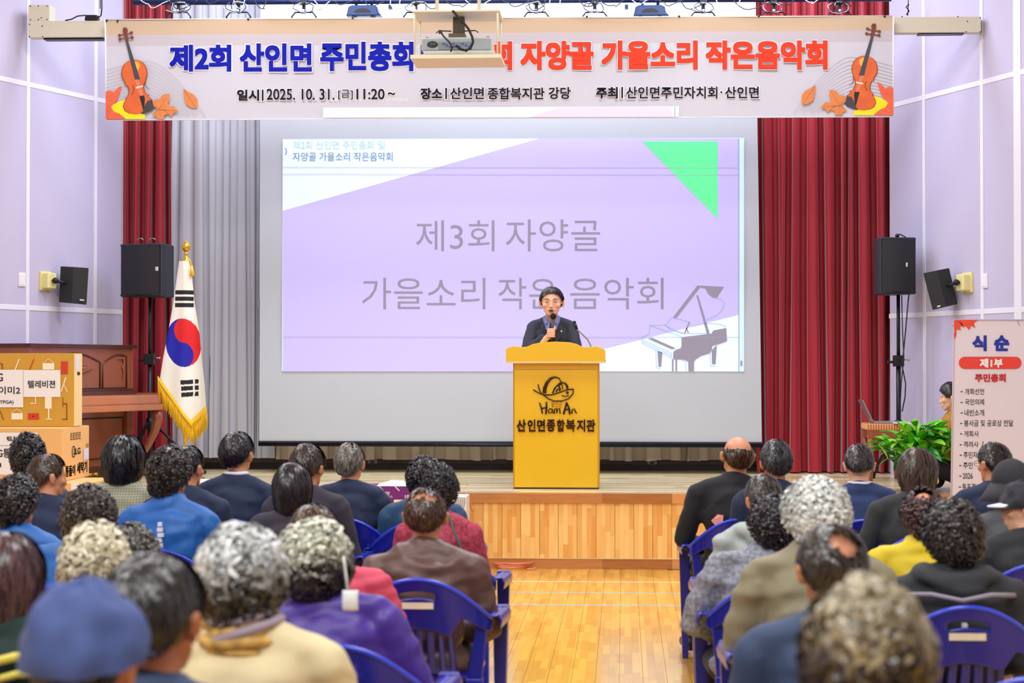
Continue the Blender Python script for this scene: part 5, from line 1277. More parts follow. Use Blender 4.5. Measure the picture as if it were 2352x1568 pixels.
HEM = {'short': [(0,.070),(45,.060),(70,.014),(84,.006),(100,.010),(116,-.020),(140,-.052),(180,-.062)],
       'front': [(0,.086),(35,.080),(55,.062),(70,.034),(84,.014),(96,.014),(114,-.012),(150,-.055),(180,-.062)],
       'curly': [(0,.055),(45,.04),(75,-.005),(90,-.03),(115,-.07),(150,-.095),(180,-.10)],
       'perm':  [(0,.045),(45,.03),(75,-.02),(90,-.05),(115,-.085),(150,-.105),(180,-.11)],
       'bob':   [(0,.035),(45,.01),(70,-.06),(90,-.10),(120,-.12),(180,-.125)]}
hairm = attrmat('hair', .27, .6)
def hair(style, c1, c2, seed, parent, T, n=1400, thick=None, spots=(), top=None, length=None, fuzz=1.0, dark=None, colz=None, crown=(.0, -.5, .86), curl=1.0, dz=.035):
    """c1/c2: strand colours mixed at random; dark: colour towards the nape; spots: (direction, angular radius, keep) thin places"""
    r = random.Random(seed); H = HEM[style if style in HEM else 'short']
    th0 = thick if thick is not None else {'short': .011, 'front': .011, 'curly': .018, 'perm': .026, 'bob': .022}[style]
    curly = style in ('curly', 'perm'); tap = {'short': .42, 'front': .42, 'curly': .34, 'perm': .22, 'bob': .12}[style]
    a0, b0, h0 = .0760, .0945, .106
    zoff = 0.0
    def S(ph, s, lift):               # ph radians from the front, s arclength from the crown, lift outwards
        q = s / .100
        th = th0 * (1 if s < .13 else max(.35, 1 - (s - .13) * (6 if style in ('short', 'front') else 2.0)))
        if style in ('short', 'front'): th *= 1 - .55 * max(0, abs(math.sin(ph)) ** 6) * min(1, s / .12)
        if q < PI/2: z = math.cos(q); rho = math.sin(q); zz = z * (h0 + th + lift); ex = 1
        else: zz = -(s - .100*PI/2); rho = 1 - tap * (min(1.2, abs(zz) / .11)) ** 1.8
        rr_ = th + lift
        return Vector((rho * (a0 + rr_) * math.sin(ph), rho * (b0 + rr_) * math.cos(ph) - .008, zz + .002))
    def smax(ph):
        d = math.degrees(abs((ph + PI) % (2*PI) - PI)); zb = interp(H, d)
        if zb >= 0: return .100 * math.acos(min(1, zb / (h0 + th0)))
        return .100 * PI/2 - zb
    dirs = [(Vector(d).normalized(), rad, keep) for d, rad, keep in spots]
    def bare(p):
        if top is not None and p.z > top + .010 * noise.noise(p * 40): return 0
        u = p.normalized(); k = 1
        for d, rad, keep in dirs:
            an = math.acos(max(-1, min(1, u.dot(d))))
            e = rad * (1 + .25 * noise.noise(p * 30))
            if an < e: k = min(k, keep + (1 - keep) * max(0, (an / e - .75) / .25))
        return k
    c1 = Vector(srgb(*c1)); c2 = Vector(srgb(*c2)); dk = Vector(srgb(*dark)) if dark else None
    vs = []; fs = []; cols = []
    # under-shell
    na, nb = (72, 30) if (spots or top is not None) else (44, 16); idx = {}
    for j in range(nb + 1):
        for i in range(na):
            ph = 2*PI*i/na; s = max(.0015, smax(ph) * j / nb); p = S(ph, s, -.004)
            lump = .006 * fuzz * (1 if curly else .3) * noise.noise(p * (28 if curly else 14) + Vector((seed, 0, 0))); p = S(ph, s, -.004 + lump - (.004 if j == nb else 0))
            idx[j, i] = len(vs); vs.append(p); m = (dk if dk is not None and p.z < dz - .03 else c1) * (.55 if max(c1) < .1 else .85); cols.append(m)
    for j in range(nb):
        for i in range(na):
            q = (idx[j,i], idx[j,(i+1)%na], idx[j+1,(i+1)%na], idx[j+1,i]); cpt = sum((vs[k] for k in q), Vector()) / 4
            if bare(cpt) < .45: continue
            fs.append(q)
    ribs = n
    L0 = length or {'short': .045, 'front': .05, 'curly': .04, 'perm': .05, 'bob': .10}[style]
    cz = Vector(crown).normalized()
    for k in range(ribs):
        ph = r.uniform(0, 2*PI); sm = smax(ph); s0 = sm * math.sqrt(r.random())
        if not curly and top is None: s0 = s0 * max(.3, 1 - .35 * L0 / max(.01, sm))
        p = S(ph, s0, 0); kb = bare(p)
        if r.random() > kb: continue
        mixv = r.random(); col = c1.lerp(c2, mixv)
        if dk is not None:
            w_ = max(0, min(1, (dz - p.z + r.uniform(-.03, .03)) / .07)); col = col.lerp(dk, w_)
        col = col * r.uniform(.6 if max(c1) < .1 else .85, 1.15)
        seg = 4 if not curly else 8; pts = []; W_ = (.0030 if not curly else .0042) * r.uniform(.7, 1.4) * (1.3 if n < 1000 else 1)
        if not curly:
            ln = L0 * r.uniform(.7, 1.2); dph = r.uniform(-.25, .25); lf = r.uniform(.0, .0035) * fuzz
            for i in range(seg + 1):
                t = i / seg; s = s0 + ln * t
                if s > sm + .012: s = sm + .012
                pts.append(S(ph + dph * t, s, .001 + lf * math.sin(PI * t) * 1.5 + (lf * t if s < sm else -.002)))
        else:
            W_ *= curl; cr_ = curl * (.0075 if style == 'perm' else .0055) * r.uniform(.7, 1.3) * fuzz; base = S(ph, s0, 0.0); nrm = (base - Vector((0, 0, -.01))).normalized()
            t1 = nrm.cross(Vector((r.uniform(-1,1), r.uniform(-1,1), r.uniform(-1,1)))).normalized(); t2 = nrm.cross(t1); lo = r.uniform(-.004, .006) * fuzz; tw = r.uniform(1.2, 2.0)
            big = .010 * noise.noise(base * 22 + Vector((seed * 3.1, 2, 5))) * fuzz
            for i in range(seg + 1):
                t = i / seg; a = t * PI * tw + ph * 3
                pts.append(base + nrm * (lo + big + cr_ * (.4 + .8 * math.sin(a))) + t1 * cr_ * 1.2 * math.cos(a) + t2 * cr_ * 1.4 * (t - .5) * 2)
        o = len(vs)
        for i, p in enumerate(pts):
            d = (pts[min(i+1, seg)] - pts[max(i-1, 0)]); nn = Vector((p.x, p.y, p.z * .6)).normalized(); sd = d.cross(nn)
            if sd.length < 1e-7: sd = Vector((1,0,0))
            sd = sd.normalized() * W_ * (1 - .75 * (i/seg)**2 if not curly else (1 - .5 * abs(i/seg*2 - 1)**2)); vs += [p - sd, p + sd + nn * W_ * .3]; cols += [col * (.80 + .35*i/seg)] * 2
        fs += [(o+2*i, o+2*i+1, o+2*i+3, o+2*i+2) for i in range(seg)]
    me = D.meshes.new('hair'); me.from_pydata([tuple(T @ v) for v in vs], [], fs); me.materials.append(hairm)
    at = me.color_attributes.new('Col', 'FLOAT_COLOR', 'POINT'); buf = []
    for c in cols: buf += [max(0, c.x), max(0, c.y), max(0, c.z), 1]
    at.data.foreach_set('color', buf); me.polygons.foreach_set('use_smooth', [True]*len(me.polygons)); me.update()
    return ob('hair', me, parent)
def setm(o, m):
    if not o.data.materials: o.data.materials.append(m)
    o.material_slots[0].link = 'OBJECT'; o.material_slots[0].material = m
CLO = {}
def cloth(name, col, rough=.8, kind='plain', sheen=.05):
    if name in CLO: return CLO[name]
    if kind == 'plain': m = mat('cloth_' + name, col, rough, var=.06, scale=24, bump=.12, sheen=sheen)
    else:
        m = mat('cloth_' + name, col, rough, var=0, bump=0); nt = m.node_tree; b_ = nt.nodes['Principled BSDF']; N = nt.nodes.new
        tc = N('ShaderNodeTexCoord')
        if kind == 'check':
            w1 = N('ShaderNodeTexWave'); w2 = N('ShaderNodeTexWave'); w2.bands_direction = 'Z'
            for w in (w1, w2): w.inputs['Scale'].default_value = 22; w.inputs['Distortion'].default_value = .6; nt.links.new(tc.outputs['Object'], w.inputs[0])
            ad = N('ShaderNodeMath'); nt.links.new(w1.outputs[1], ad.inputs[0]); nt.links.new(w2.outputs[1], ad.inputs[1]); src = ad.outputs[0]; hi = 1.7
        else:
            v = N('ShaderNodeTexNoise'); v.inputs['Scale'].default_value = 26 if kind == 'floral' else 60; nt.links.new(tc.outputs['Object'], v.inputs[0]); src = v.outputs[0]; hi = .62
        cr = N('ShaderNodeValToRGB'); nt.links.new(src, cr.inputs[0]); cr.color_ramp.elements[0].position = .35 if kind != 'check' else .2; cr.color_ramp.elements[1].position = min(1, hi)
        cr.color_ramp.elements[0].color = (*[x*.62 for x in col], 1); cr.color_ramp.elements[1].color = (*[min(1, x*1.25) for x in col], 1); nt.links.new(cr.outputs[0], b_.inputs['Base Color'])
    CLO[name] = m; return m
navy = cloth('navy', srgb(30, 44, 74)); black_ = cloth('black', srgb(26, 28, 34)); tro = cloth('dark_trousers', srgb(34, 34, 40)); shoe_m = mat('shoe_black', srgb(24, 22, 22), .4)
def person(u, vt, d, label, style, jm, hs, yaw=0, pit=-.05, leany=0, skin=None, rz=0, jv=0, sx=1.0, roll=0):
    """u, vt: column and top of the head in the photograph; d: distance; hs: dict for hair()"""
    x, y = XD(u, d); hth = hs.get('thick', {'short': .011, 'curly': .018, 'perm': .026, 'bob': .022}.get(hs.get('style'), .01)) if hs else .0
    ztop = CAM.z - (vt - 841) * d / F
    s = ztop / (1.254 + hth); s = max(.90, min(1.06, s))
    me, T = seat_body(yaw, pit, leany)
    root = ob('person', me); root.location = (x, y - .03 - leany, 0); root.scale = (s*sx, s*sx, s); root.rotation_euler = (0, 0, rz)
    root.location.z = ztop - s * (1.254 + hth) 
    if roll: root.rotation_euler.y = roll; root.location.x -= math.sin(roll) * 1.15 * s; root.location.z += (1 - math.cos(roll)) * 1.2
    setm(root, skin or skinm); tag(root, label, 'person')
    j = ob('jacket' if style != 'vest' else 'vest', jacket(style, leany, jv), root); setm(j, jm)
    if style == 'vest': j2 = ob('shirt', jacket('suit', leany, 1), root); setm(j2, hs.get('_under', black_)); j2.scale = (.97, .97, .985); j2.location.z = .006
    tr, sh = trousers(); t_ = ob('trousers', tr, root); setm(t_, tro)
    for q in sh: o = ob('shoe', q, root); setm(o, shoe_m)
    if hs:
        h = dict(hs); st = h.pop('style'); h = {k: v for k, v in h.items() if not k.startswith('_')}
        hair(st, parent=root, T=T, **h)
    root['_T'] = 0
    return root, T
# ---- the audience: u, top, distance
BK_ = ((12, 11, 14), (38, 35, 40)); DB = ((40, 30, 28), (84, 66, 56)); BG = ((30, 29, 32), (96, 94, 96))
def H(style, cc, seed, **k): return dict(style=style, c1=cc[0], c2=cc[1], seed=seed, **k)
royal = cloth('royal_blue', srgb(30, 100, 178), .5); teal = cloth('teal_blue', srgb(36, 74, 112), .7); olive = cloth('olive_check', srgb(150, 152, 130), .85, 'check'); slate = cloth('slate', srgb(58, 72, 92)); dgrey = cloth('dark_grey', srgb(52, 50, 62)); purp = cloth('purple', srgb(70, 44, 146), .42); coral = cloth('coral', srgb(208, 70, 96), .6); wine = cloth('wine_pink', srgb(176, 62, 84), .75, 'tweed')
cream = cloth('cream', srgb(222, 208, 162), .8); brown = cloth('brown_leather', srgb(98, 72, 64), .42, sheen=0); suitb = cloth('suit_blue', srgb(36, 54, 100)); sage = cloth('sage_grey', srgb(172, 184, 178), .8); gchk = cloth('grey_check', srgb(140, 144, 156), .7, 'tweed'); khaki = cloth('khaki', srgb(140, 134, 106), .7); denim = cloth('denim_navy', srgb(50, 70, 102), .7); yel = cloth('yellow', srgb(222, 196, 10), .6); char_ = cloth('charcoal', srgb(46, 50, 54), .8); char2 = cloth('dark_green', srgb(26, 52, 48), .8); pinkf = cloth('pink_floral', srgb(206, 166, 180), .8, 'floral'); gr2 = cloth('grey_jacket', srgb(84, 88, 92), .8)
bl_skin = skin3
AUD = []
def seat(u, vt, d, label, style, jm, hs, chair=None, cu=None, **k):
    r, T = person(u, vt, d, label, style, jm, hs, **k); AUD.append((r, T))
    if chair: put_chair(XD(cu or u, d)[0], r.location.y, 0, chair)
    return r, T
# left block, front row to back
seat(65, 997, 9.75, 'person with short curly black hair in a slate jacket before the tan carton', 'suit', slate, H('curly', BK_, 1, n=1500, thick=.016), 'blue plastic chair of the curly haired person in slate', sx=1.0)
seat(285, 1000, 9.6, 'woman with a wavy black bob in an olive checked jacket before the piano', 'suit', olive, H('bob', BK_, 2, n=1700, fuzz=2.2, thick=.030), 'blue plastic chair of the woman in the olive checked jacket', skin=skin2, sx=1.04, jv=1)
seat(432, 1024, 9.3, 'person in a dark suit half hidden behind the royal blue jacket with white print', 'suit', navy, H('short', BK_, 3, n=1100), 'blue plastic chair of the person in a dark suit behind the royal blue jacket', yaw=-.4)
seat(545, 992, 9.75, 'man with neat black hair, white collar and navy suit below the flag and screen corner', 'suit', navy, H('short', BK_, 4, n=1900, thick=.017), 'blue plastic chair of the neat haired man with a white collar', yaw=-.25, sx=1.02)
seat(708, 1019, 9.2, 'person with full dark hair and a dark grey jacket left of the grey-haired man', 'suit', dgrey, H('short', ((26, 22, 24), (76, 60, 50)), 5, n=1700, thick=.020), 'blue plastic chair of the full haired person in dark grey', yaw=-.35, jv=1)
seat(804, 1018, 9.8, 'man with cropped grey hair and navy suit in front of the purple carton', 'suit', navy, H('short', ((58, 56, 58), (150, 142, 126)), 6, n=1700, spots=[((.1, -.55, .85), .5, .75)]), 'blue plastic chair of the cropped grey-haired man', yaw=-.15, jv=2)
seat(975, 1050, 9.6, 'person with black wavy hair and teal blue jacket in front of the wine pink jacket', 'suit', teal, H('curly', BK_, 7, n=1500), 'blue plastic chair at the left side of the aisle in the front row', jv=1, sx=1.08)
seat(112, 1043, 8.9, 'man with receding dark hair and navy jacket turning his head right', 'suit', navy, H('short', ((34, 28, 26), (92, 70, 54)), 8, n=1500, spots=[((-.25, -.35, .9), .45, .35), ((.3, .8, .5), .6, .05)]), 'blue plastic chair of the receding haired man looking right', yaw=-.9)
seat(392, 1025, 8.2, 'person with thick wavy black hair, royal blue jacket with white print on the back', 'blouson', royal, H('perm', ((16, 15, 16), (56, 48, 40)), 9, n=1300, thick=.020, fuzz=.8), 'blue plastic chair of the person in the royal blue printed jacket', yaw=-.4, sx=.98)
seat(672, 1063, 8.2, 'person with smooth round black hair and dark jacket in the second row', 'suit', dgrey, H('bob', ((14, 14, 18), (44, 42, 46)), 10, n=1700, thick=.020), 'blue plastic chair of the smooth black-haired person', jv=2)
rB, TB = seat(1010, 1066, 8.3, 'person with curly black hair and a wine pink tweed jacket behind the aisle chair', 'suit', wine, H('curly', BK_, 11, n=1700, thick=.022), 'blue plastic chair of the person in the wine pink jacket', jv=0, sx=.92)
seat(40, 1093, 7.8, 'person with curly black hair and blue jacket at the left edge of the second row', 'blouson', royal, H('perm', ((20, 20, 24), (62, 58, 58)), 12, n=1300, thick=.022), 'blue plastic chair of the curly haired person at the left edge', yaw=-.5, jv=1)
seat(978, 1122, 7.08, 'man with a bare crown and brown leather jacket seated beside the aisle', 'leather', brown, H('short', ((40, 28, 24), (92, 60, 40)), 13, n=1700, thick=.009, spots=[((.22, -.55, .83), .36, .06), ((-.28, -.5, .83), .34, .06)]), 'blue plastic chair with a white sticker behind the brown leather jacket', skin=skinm, sx=1.10, jv=0)
seat(205, 1118, 6.9, 'person with wavy dark brown hair and a blue jacket behind the check jacketed woman', 'blouson', royal, H('perm', ((26, 22, 22), (84, 72, 60)), 14, n=1400, thick=.030), 'blue plastic chair of the wavy dark brown haired person', jv=2, sx=1.0, roll=.12)
seat(724, 1160, 6.6, 'person with flat dark hair and coral quilted jacket between two grey heads', 'puffer', coral, H('short', ((30, 24, 24), (104, 74, 46)), 15, n=1500, thick=.014, _under=coral), 'blue plastic chair of the person in the coral quilted jacket', sx=1.15, roll=-.13)
seat(303, 1207, 6.1, 'person with grey-black curly hair half hidden behind the cream-haired woman', 'suit', dgrey, H('perm', ((50, 50, 46), (130, 130, 116)), 16, n=1200, thick=.022), 'blue plastic chair of the grey-black haired person')
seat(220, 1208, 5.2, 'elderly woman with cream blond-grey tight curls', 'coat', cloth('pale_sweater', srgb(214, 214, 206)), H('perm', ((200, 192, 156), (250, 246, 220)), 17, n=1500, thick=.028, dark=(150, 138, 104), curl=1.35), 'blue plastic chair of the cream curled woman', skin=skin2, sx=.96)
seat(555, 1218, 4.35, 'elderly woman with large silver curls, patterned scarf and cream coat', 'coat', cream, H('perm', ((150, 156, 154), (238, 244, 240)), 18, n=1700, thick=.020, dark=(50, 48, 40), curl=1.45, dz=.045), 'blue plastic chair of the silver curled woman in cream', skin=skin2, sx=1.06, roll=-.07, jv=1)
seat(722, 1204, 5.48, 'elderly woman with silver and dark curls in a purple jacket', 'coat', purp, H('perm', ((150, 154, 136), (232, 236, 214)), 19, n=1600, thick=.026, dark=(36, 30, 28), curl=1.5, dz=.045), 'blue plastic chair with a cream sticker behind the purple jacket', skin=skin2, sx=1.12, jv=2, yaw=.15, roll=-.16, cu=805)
seat(355, 1274, 3.4, 'man with thin black hair and a denim navy jacket near the camera', 'suit', denim, H('short', ((20, 20, 22), (54, 53, 48)), 20, n=2600, thick=.015, spots=[((-.05, -.45, .9), .34, .45)]), 'blue plastic chair of the thin haired man in denim navy', skin=skin3, yaw=-.25, sx=1.08)
seat(20, 1222, 4.7, 'woman with dark maroon hair and a dark green striped jacket at the left edge', 'coat', char2, H('bob', ((46, 30, 34), (112, 78, 80)), 21, n=2000, thick=.022), 'blue plastic chair of the maroon haired woman', skin=skin2, yaw=-.35)
# capped man
rc, Tc = seat(192, 1372, 2.95, 'person in a crumpled navy blue cloth cap nearest the camera at the left', 'suit', cloth('navy_coat', srgb(60, 74, 110)), H('short', BK_, 22, n=500, thick=.003, top=-.005), 'blue plastic chair of the person in the navy cap')
capm = cloth('cap_blue', srgb(64, 84, 140), .75)
def cap_on(root, T, m, brim=True, bucket=False, s=1.0):
    b = MB(); b.smooth = True; vs = []; na, nb = 48, 16
    for j in range(nb + 1):
        q = (j / nb) * PI * .53 
        for i in range(na):
            ph = 2*PI*i/na; nz = noise.noise(Vector((math.sin(ph)*2.2, math.cos(ph)*2.2, q*2.4 + 3))); ex = .016 * nz if not bucket else .002 * nz
            p = Vector(((.094*s + ex) * math.sin(q) * math.sin(ph), (.112*s + ex) * math.sin(q) * math.cos(ph) - .004, .018 + (.112*s + ex) * math.cos(q) - (.02 * max(0, -math.cos(ph)) * math.sin(q)))); vs.append(T @ p)
    b.add(vs, [(j*na+i, j*na+(i+1)%na, (j+1)*na+(i+1)%na, (j+1)*na+i) for j in range(nb) for i in range(na)])
    o = b.build('cap', m, root, fixn=False)
    b = MB(); b.smooth = True; vs = []; n = 24
    if bucket:
        for j, (k, dz) in enumerate(((.98, .0), (1.3, -.05), (1.55, -.085))):
            for i in range(n+1): ph = 2*PI*i/n; vs.append(T @ Vector((.094*s*k*math.sin(ph), .112*s*k*math.cos(ph), .012 + dz)))
        b.add(vs, [(j*(n+1)+i, j*(n+1)+i+1, (j+1)*(n+1)+i+1, (j+1)*(n+1)+i) for j in range(2) for i in range(n)])
    elif brim:
        for j, k in enumerate((.98, 1.2, 1.5)):
            for i in range(n+1): ph = -1.1 + 2.2*i/n; vs.append(T @ Vector((.09*s*math.sin(ph)*(1 + (k-1)*.3), .108*s*math.cos(ph) * k, .016 - .012*(k-1)*2)))
        b.add(vs, [(j*(n+1)+i, j*(n+1)+i+1, (j+1)*(n+1)+i+1, (j+1)*(n+1)+i) for j in range(2) for i in range(n)])
    if b.v: solid(b, .004, 'brim', m, o)
    return o
cap_on(rc, Tc, capm, s=1.10)
b = MB(); b.ball(Tc @ Vector((0, -.01, .131)), .008, 8); b.build('button', capm, rc)
# right block
seat(1694, 1000, 9.75, 'bald man with a fringe of dark hair and a black suit beside the aisle', 'suit', black_, H('short', ((40, 28, 22), (96, 66, 40)), 31, n=1300, thick=.005, top=.035), 'blue plastic chair at the right side of the aisle in the front row', skin=skinm, yaw=.15, sx=1.08, rz=.05, roll=.07)
seat(1782, 1010, 9.5, 'person with thick black hair and dark navy jacket beside the bald man', 'suit', navy, H('short', ((18, 18, 22), (70, 70, 74)), 32, n=1900, thick=.019), 'blue plastic chair of the thick black-haired person', yaw=.1, jv=1)
seat(1973, 1021, 9.7, 'man with short black hair and blue suit bending his head below the stage bench', 'suit', suitb, H('short', ((24, 22, 24), (70, 64, 60)), 33, n=1500, spots=[((.1, -.1, 1), .22, .4)]), 'blue plastic chair of the man in the blue suit', skin=skin2, pit=-.35, jv=2)
seat(2108, 1028, 8.9, 'woman with a smooth dark brown bob and charcoal jacket before the plant', 'suit', char_, H('bob', ((34, 26, 24), (104, 84, 70)), 34, n=1800, thick=.020), 'blue plastic chair of the woman with the smooth brown bob', skin=skin2, yaw=.35, jv=0, rz=.1, roll=.10)
seat(2282, 1016, 9.6, 'man with thinning black hair and navy suit in front of the programme banner', 'suit', navy, H('short', ((22, 22, 26), (66, 58, 50)), 35, n=1500, spots=[((-.15, .0, 1), .36, .3)]), 'blue plastic chair of the man before the programme banner', yaw=.55, jv=1)
rb_, Tb_ = seat(2325, 1062, 8.2, 'person in a black bucket hat and grey jacket at the right edge', 'suit', gr2, H('short', BK_, 36, n=500, thick=.003, top=-.005), 'blue plastic chair of the person in the bucket hat', yaw=.7)
cap_on(rb_, Tb_, cloth('hat_black', srgb(40, 42, 48)), bucket=True)
rw, Tw = seat(2352, 1112, 7.6, 'person in glasses and a white peaked cap facing left at the right edge', 'suit', char_, H('short', BK_, 37, n=500, thick=.003, top=0.0), 'blue plastic chair of the person in the white peaked cap', yaw=1.35, jv=2, skin=skin2)
cap_on(rw, Tw, cloth('cap_dark', srgb(44, 46, 54)))
wbm = mat('cap_white', srgb(236, 240, 244), .4)
b = MB(); vs = [Tw @ Vector((.085*math.sin(ph)*(1+(k-1)*.3), .108*math.cos(ph)*k, .024 - .02*(k-1))) for k in (.98, 1.55) for ph in [-1 + 2*i/12 for i in range(13)]]; b.add(vs, [(i, i+1, 14+i, 13+i) for i in range(12)]); solid(b, .006, 'white_brim', wbm, rw)
seat(1752, 1090, 8.0, 'person with short black hair and pale sage jacket in the second row on the right', 'hood', sage, H('short', ((28, 28, 30), (98, 92, 80)), 38, n=1600, thick=.014, spots=[((0, -.3, .95), .2, .5)]), 'blue plastic chair of the person in the pale sage jacket', yaw=.3, jv=1)
seat(1778, 1140, 7.1, 'person with curly black hair and grey patterned jacket leaning an elbow on the aisle', 'blouson', gchk, H('curly', BK_, 39, n=1300, thick=.018), 'blue plastic chair of the person in the grey patterned jacket', jv=1, sx=1.15, roll=.15)
seat(2118, 1122, 7.4, 'person with reddish brown hair and bare forehead in a yellow jacket', 'blouson', yel, H('curly', ((48, 28, 28), (96, 60, 54)), 40, n=1500, thick=.016, spots=[((-.1, -.45, .88), .46, .05)]), 'blue plastic chair of the person in the yellow jacket', skin=skinm, jv=0, roll=.09)
seat(1872, 1098, 6.1, 'elderly person with silver white hair and khaki jacket', 'blouson', khaki, H('perm', ((186, 192, 184), (244, 248, 240)), 41, n=1900, thick=.024, fuzz=.6, spots=[((.1, -.5, .86), .25, .8)], curl=1.3), 'blue plastic chair of the silver white haired person', yaw=.3, sx=1.12, jv=1)
seat(2185, 1150, 6.3, 'person with curly black hair and a black hooded jacket with a grey stripe', 'hood', char_, H('perm', ((20, 18, 20), (70, 62, 58)), 42, n=1800, thick=.024), 'bright blue plastic chair with a white sticker behind the black hooded jacket', sx=1.10, yaw=.2)
seat(1910, 1206, 4.6, 'man with a round bald spot, black hair and dark navy jacket near the aisle', 'suit', denim, H('short', ((22, 20, 22), (70, 60, 44)), 43, n=2600, thick=.013, spots=[((.12, -.66, .74), .46, .05)]), 'blue plastic chair of the man with the bald spot', yaw=.05, sx=1.08, jv=1)
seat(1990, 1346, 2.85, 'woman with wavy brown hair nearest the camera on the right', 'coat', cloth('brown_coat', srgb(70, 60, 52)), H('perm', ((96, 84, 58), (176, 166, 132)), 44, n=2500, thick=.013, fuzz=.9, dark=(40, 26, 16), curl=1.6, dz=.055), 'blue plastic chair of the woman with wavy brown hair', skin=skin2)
x, y = XD(2330, 4.9); put_chair(x, y, 0, 'blue plastic chair cut off by the bottom right corner')
x, y = XD(55, 5.9); r_, T_ = seat(60, 1335, 5.6, 'person in a pink floral blouse mostly hidden behind the maroon-haired woman', 'coat', pinkf, H('short', BK_, 45, n=900), 'blue plastic chair of the person in the pink floral blouse', skin=skin2)

# ---- clothing details
def on_back(root, pts, r, m, name):     # tube on the wearer's back, local coordinates
    b = MB(); b.tube(pts, r, 6); return b.build(name, m, root)
def find(s): return [r for r, T in AUD if s in r['label']][0]
wh = mat('print_white_cloth', srgb(232, 236, 244), .6)
r_ = find('thick wavy black hair'); b = MB()
for k in range(7): z = .92 - .024*k; b.box((-.012 - .003*(k%2), -.158 - .010*k*.2, z), (.006 + .004*(k%3), -.138, z + .018))
b.build('white_print', wh, r_)
r_ = find('black hooded'); b = MB(); b.tube([(-.19, -.08, .935), (-.10, -.15, .945), (0, -.168, .925), (.10, -.15, .945), (.19, -.08, .935)], .010, 6); b.build('grey_stripe', mat('stripe_grey', srgb(150, 144, 156), .6), r_)
b = MB(); b.box((.0, -.172, .66), (.016, -.145, .84)); b.build('white_print', wh, r_)
b = MB(); b.tube([(.055*math.cos(a), .01 + .058*math.sin(a), 1.075) for a in [PI*k/8 - PI*1.0 for k in range(9)]], .020, 8); b.build('striped_collar', cloth('collar_stripes', srgb(170, 176, 160), .8, 'check'), r_)
def collar(label, m, z=1.048, r0=.058, th=.012, name='shirt_collar', ly=0):
    r_ = find(label); b = MB(); b.tube([(r0*math.cos(a), .012 + ly + r0*math.sin(a), z - .02*max(0, math.sin(a))) for a in [2*PI*k/20 for k in range(21)]], th, 8); return b.build(name, m, r_)
collar('neat black hair', wh); collar('bending his head', wh); collar('flat dark hair', coral, th=.016)
collar('silver and dark curls', mat('collar_coral', srgb(232, 120, 120), .7), 1.052, .060, .018); 
sc_ = cloth('scarf', srgb(196, 158, 84), .7, 'floral')
r_ = find('large silver curls'); b = MB()
for k, (rr0, z, th) in enumerate(((.080, 1.050, .013), (.086, 1.036, .015), (.090, 1.018, .014), (.098, 1.002, .016), (.094, .988, .013))): b.tube([(rr0*math.cos(a) + .004*math.sin(a*5 + k), .002 + rr0*math.sin(a)*.95, z + .010*math.sin(a*1 + k*1.3) + .004*math.sin(a*4 + k*2)) for a in [2*PI*i/24 for i in range(25)]], th, 8)
b.build('patterned_scarf', sc_, r_)
b = MB(); b.tube([(.078*math.cos(a), .002 + .078*math.sin(a), 1.066 + .01*math.sin(a*2 + 2)) for a in [2*PI*i/24 for i in range(25)]], .014, 8); b.tube([(.093*math.cos(a), .0 + .090*math.sin(a), 1.028 + .022*math.cos(a)) for a in [2*PI*i/24 for i in range(25)]], .013, 8); b.build('mauve_scarf_fold', cloth('mauve', srgb(160, 146, 158), .7), r_)
r_ = find('maroon hair'); b = MB(); b.tube([(-.02, -.15, .93), (.08, -.14, .955), (.17, -.08, .95)], .014, 6); b.tube([(-.02, -.16, .88), (.09, -.15, .91), (.19, -.09, .90)], .012, 6); b.build('yellow_stripes', mat('stripe_yellow', srgb(226, 214, 90), .6), r_)
# white face mask hanging from an ear
r_ = find('silver and dark curls'); x, y = XD(806, 5.05)
mk = thing('face_mask', 'white face mask dangling by its loop in front of the coral quilted jacket', 'face mask', tuple(P(805, 1378, y)))
b = MB(); b.smooth = True; n = 8
for j in range(n): 
    pass
vs = [((i/n - .5) * .042, -.010 * math.sin(PI*i/n) - .006*math.sin(PI*j/n), (j/n - .5) * .055) for j in range(n+1) for i in range(n+1)]
b.add(vs, [(j*(n+1)+i, j*(n+1)+i+1, (j+1)*(n+1)+i+1, (j+1)*(n+1)+i) for j in range(n) for i in range(n)]); solid(b, .004, 'mask_cloth', mat('mask_white', srgb(236, 244, 244), .7), mk)
b = MB(); b.tube([(-.008, 0, .030), (-.012, .0, .065), (-.016, .0, .095), (-.020, 0, .12)], .0035, 6); b.build('ear_loop', MC['mask_white'], mk)
# red lanyard, strap, pink paper
r_ = find('grey patterned jacket'); on_back(r_, [(.10, -.155, .90), (.16, -.12, .95), (.19, -.03, .99)], .006, mat('lanyard_red', srgb(214, 40, 60), .5), 'red_strap')
r_ = find('wine pink tweed'); on_back(r_, [(.06, -.05, 1.03), (.09, -.13, .96), (.14, -.15, .86), (.17, -.14, .78)], .007, mat('strap_green', srgb(60, 90, 80), .6), 'bag_strap')
p = P(1649, 1204, P(0, 0, 9.6).y); b = MB(); b.hexa([p + Vector(q) for q in ((-.035, 0, .02), (.02, 0, -.045), (.03, .03, .045), (0, .03, .05))], (.0, .003, 0)); pp = b.build('folded_leaflet', mat('leaflet_pink', srgb(240, 150, 140), .6)); tag(pp, 'small salmon pink folded leaflet held beside the bald man', 'leaflet')
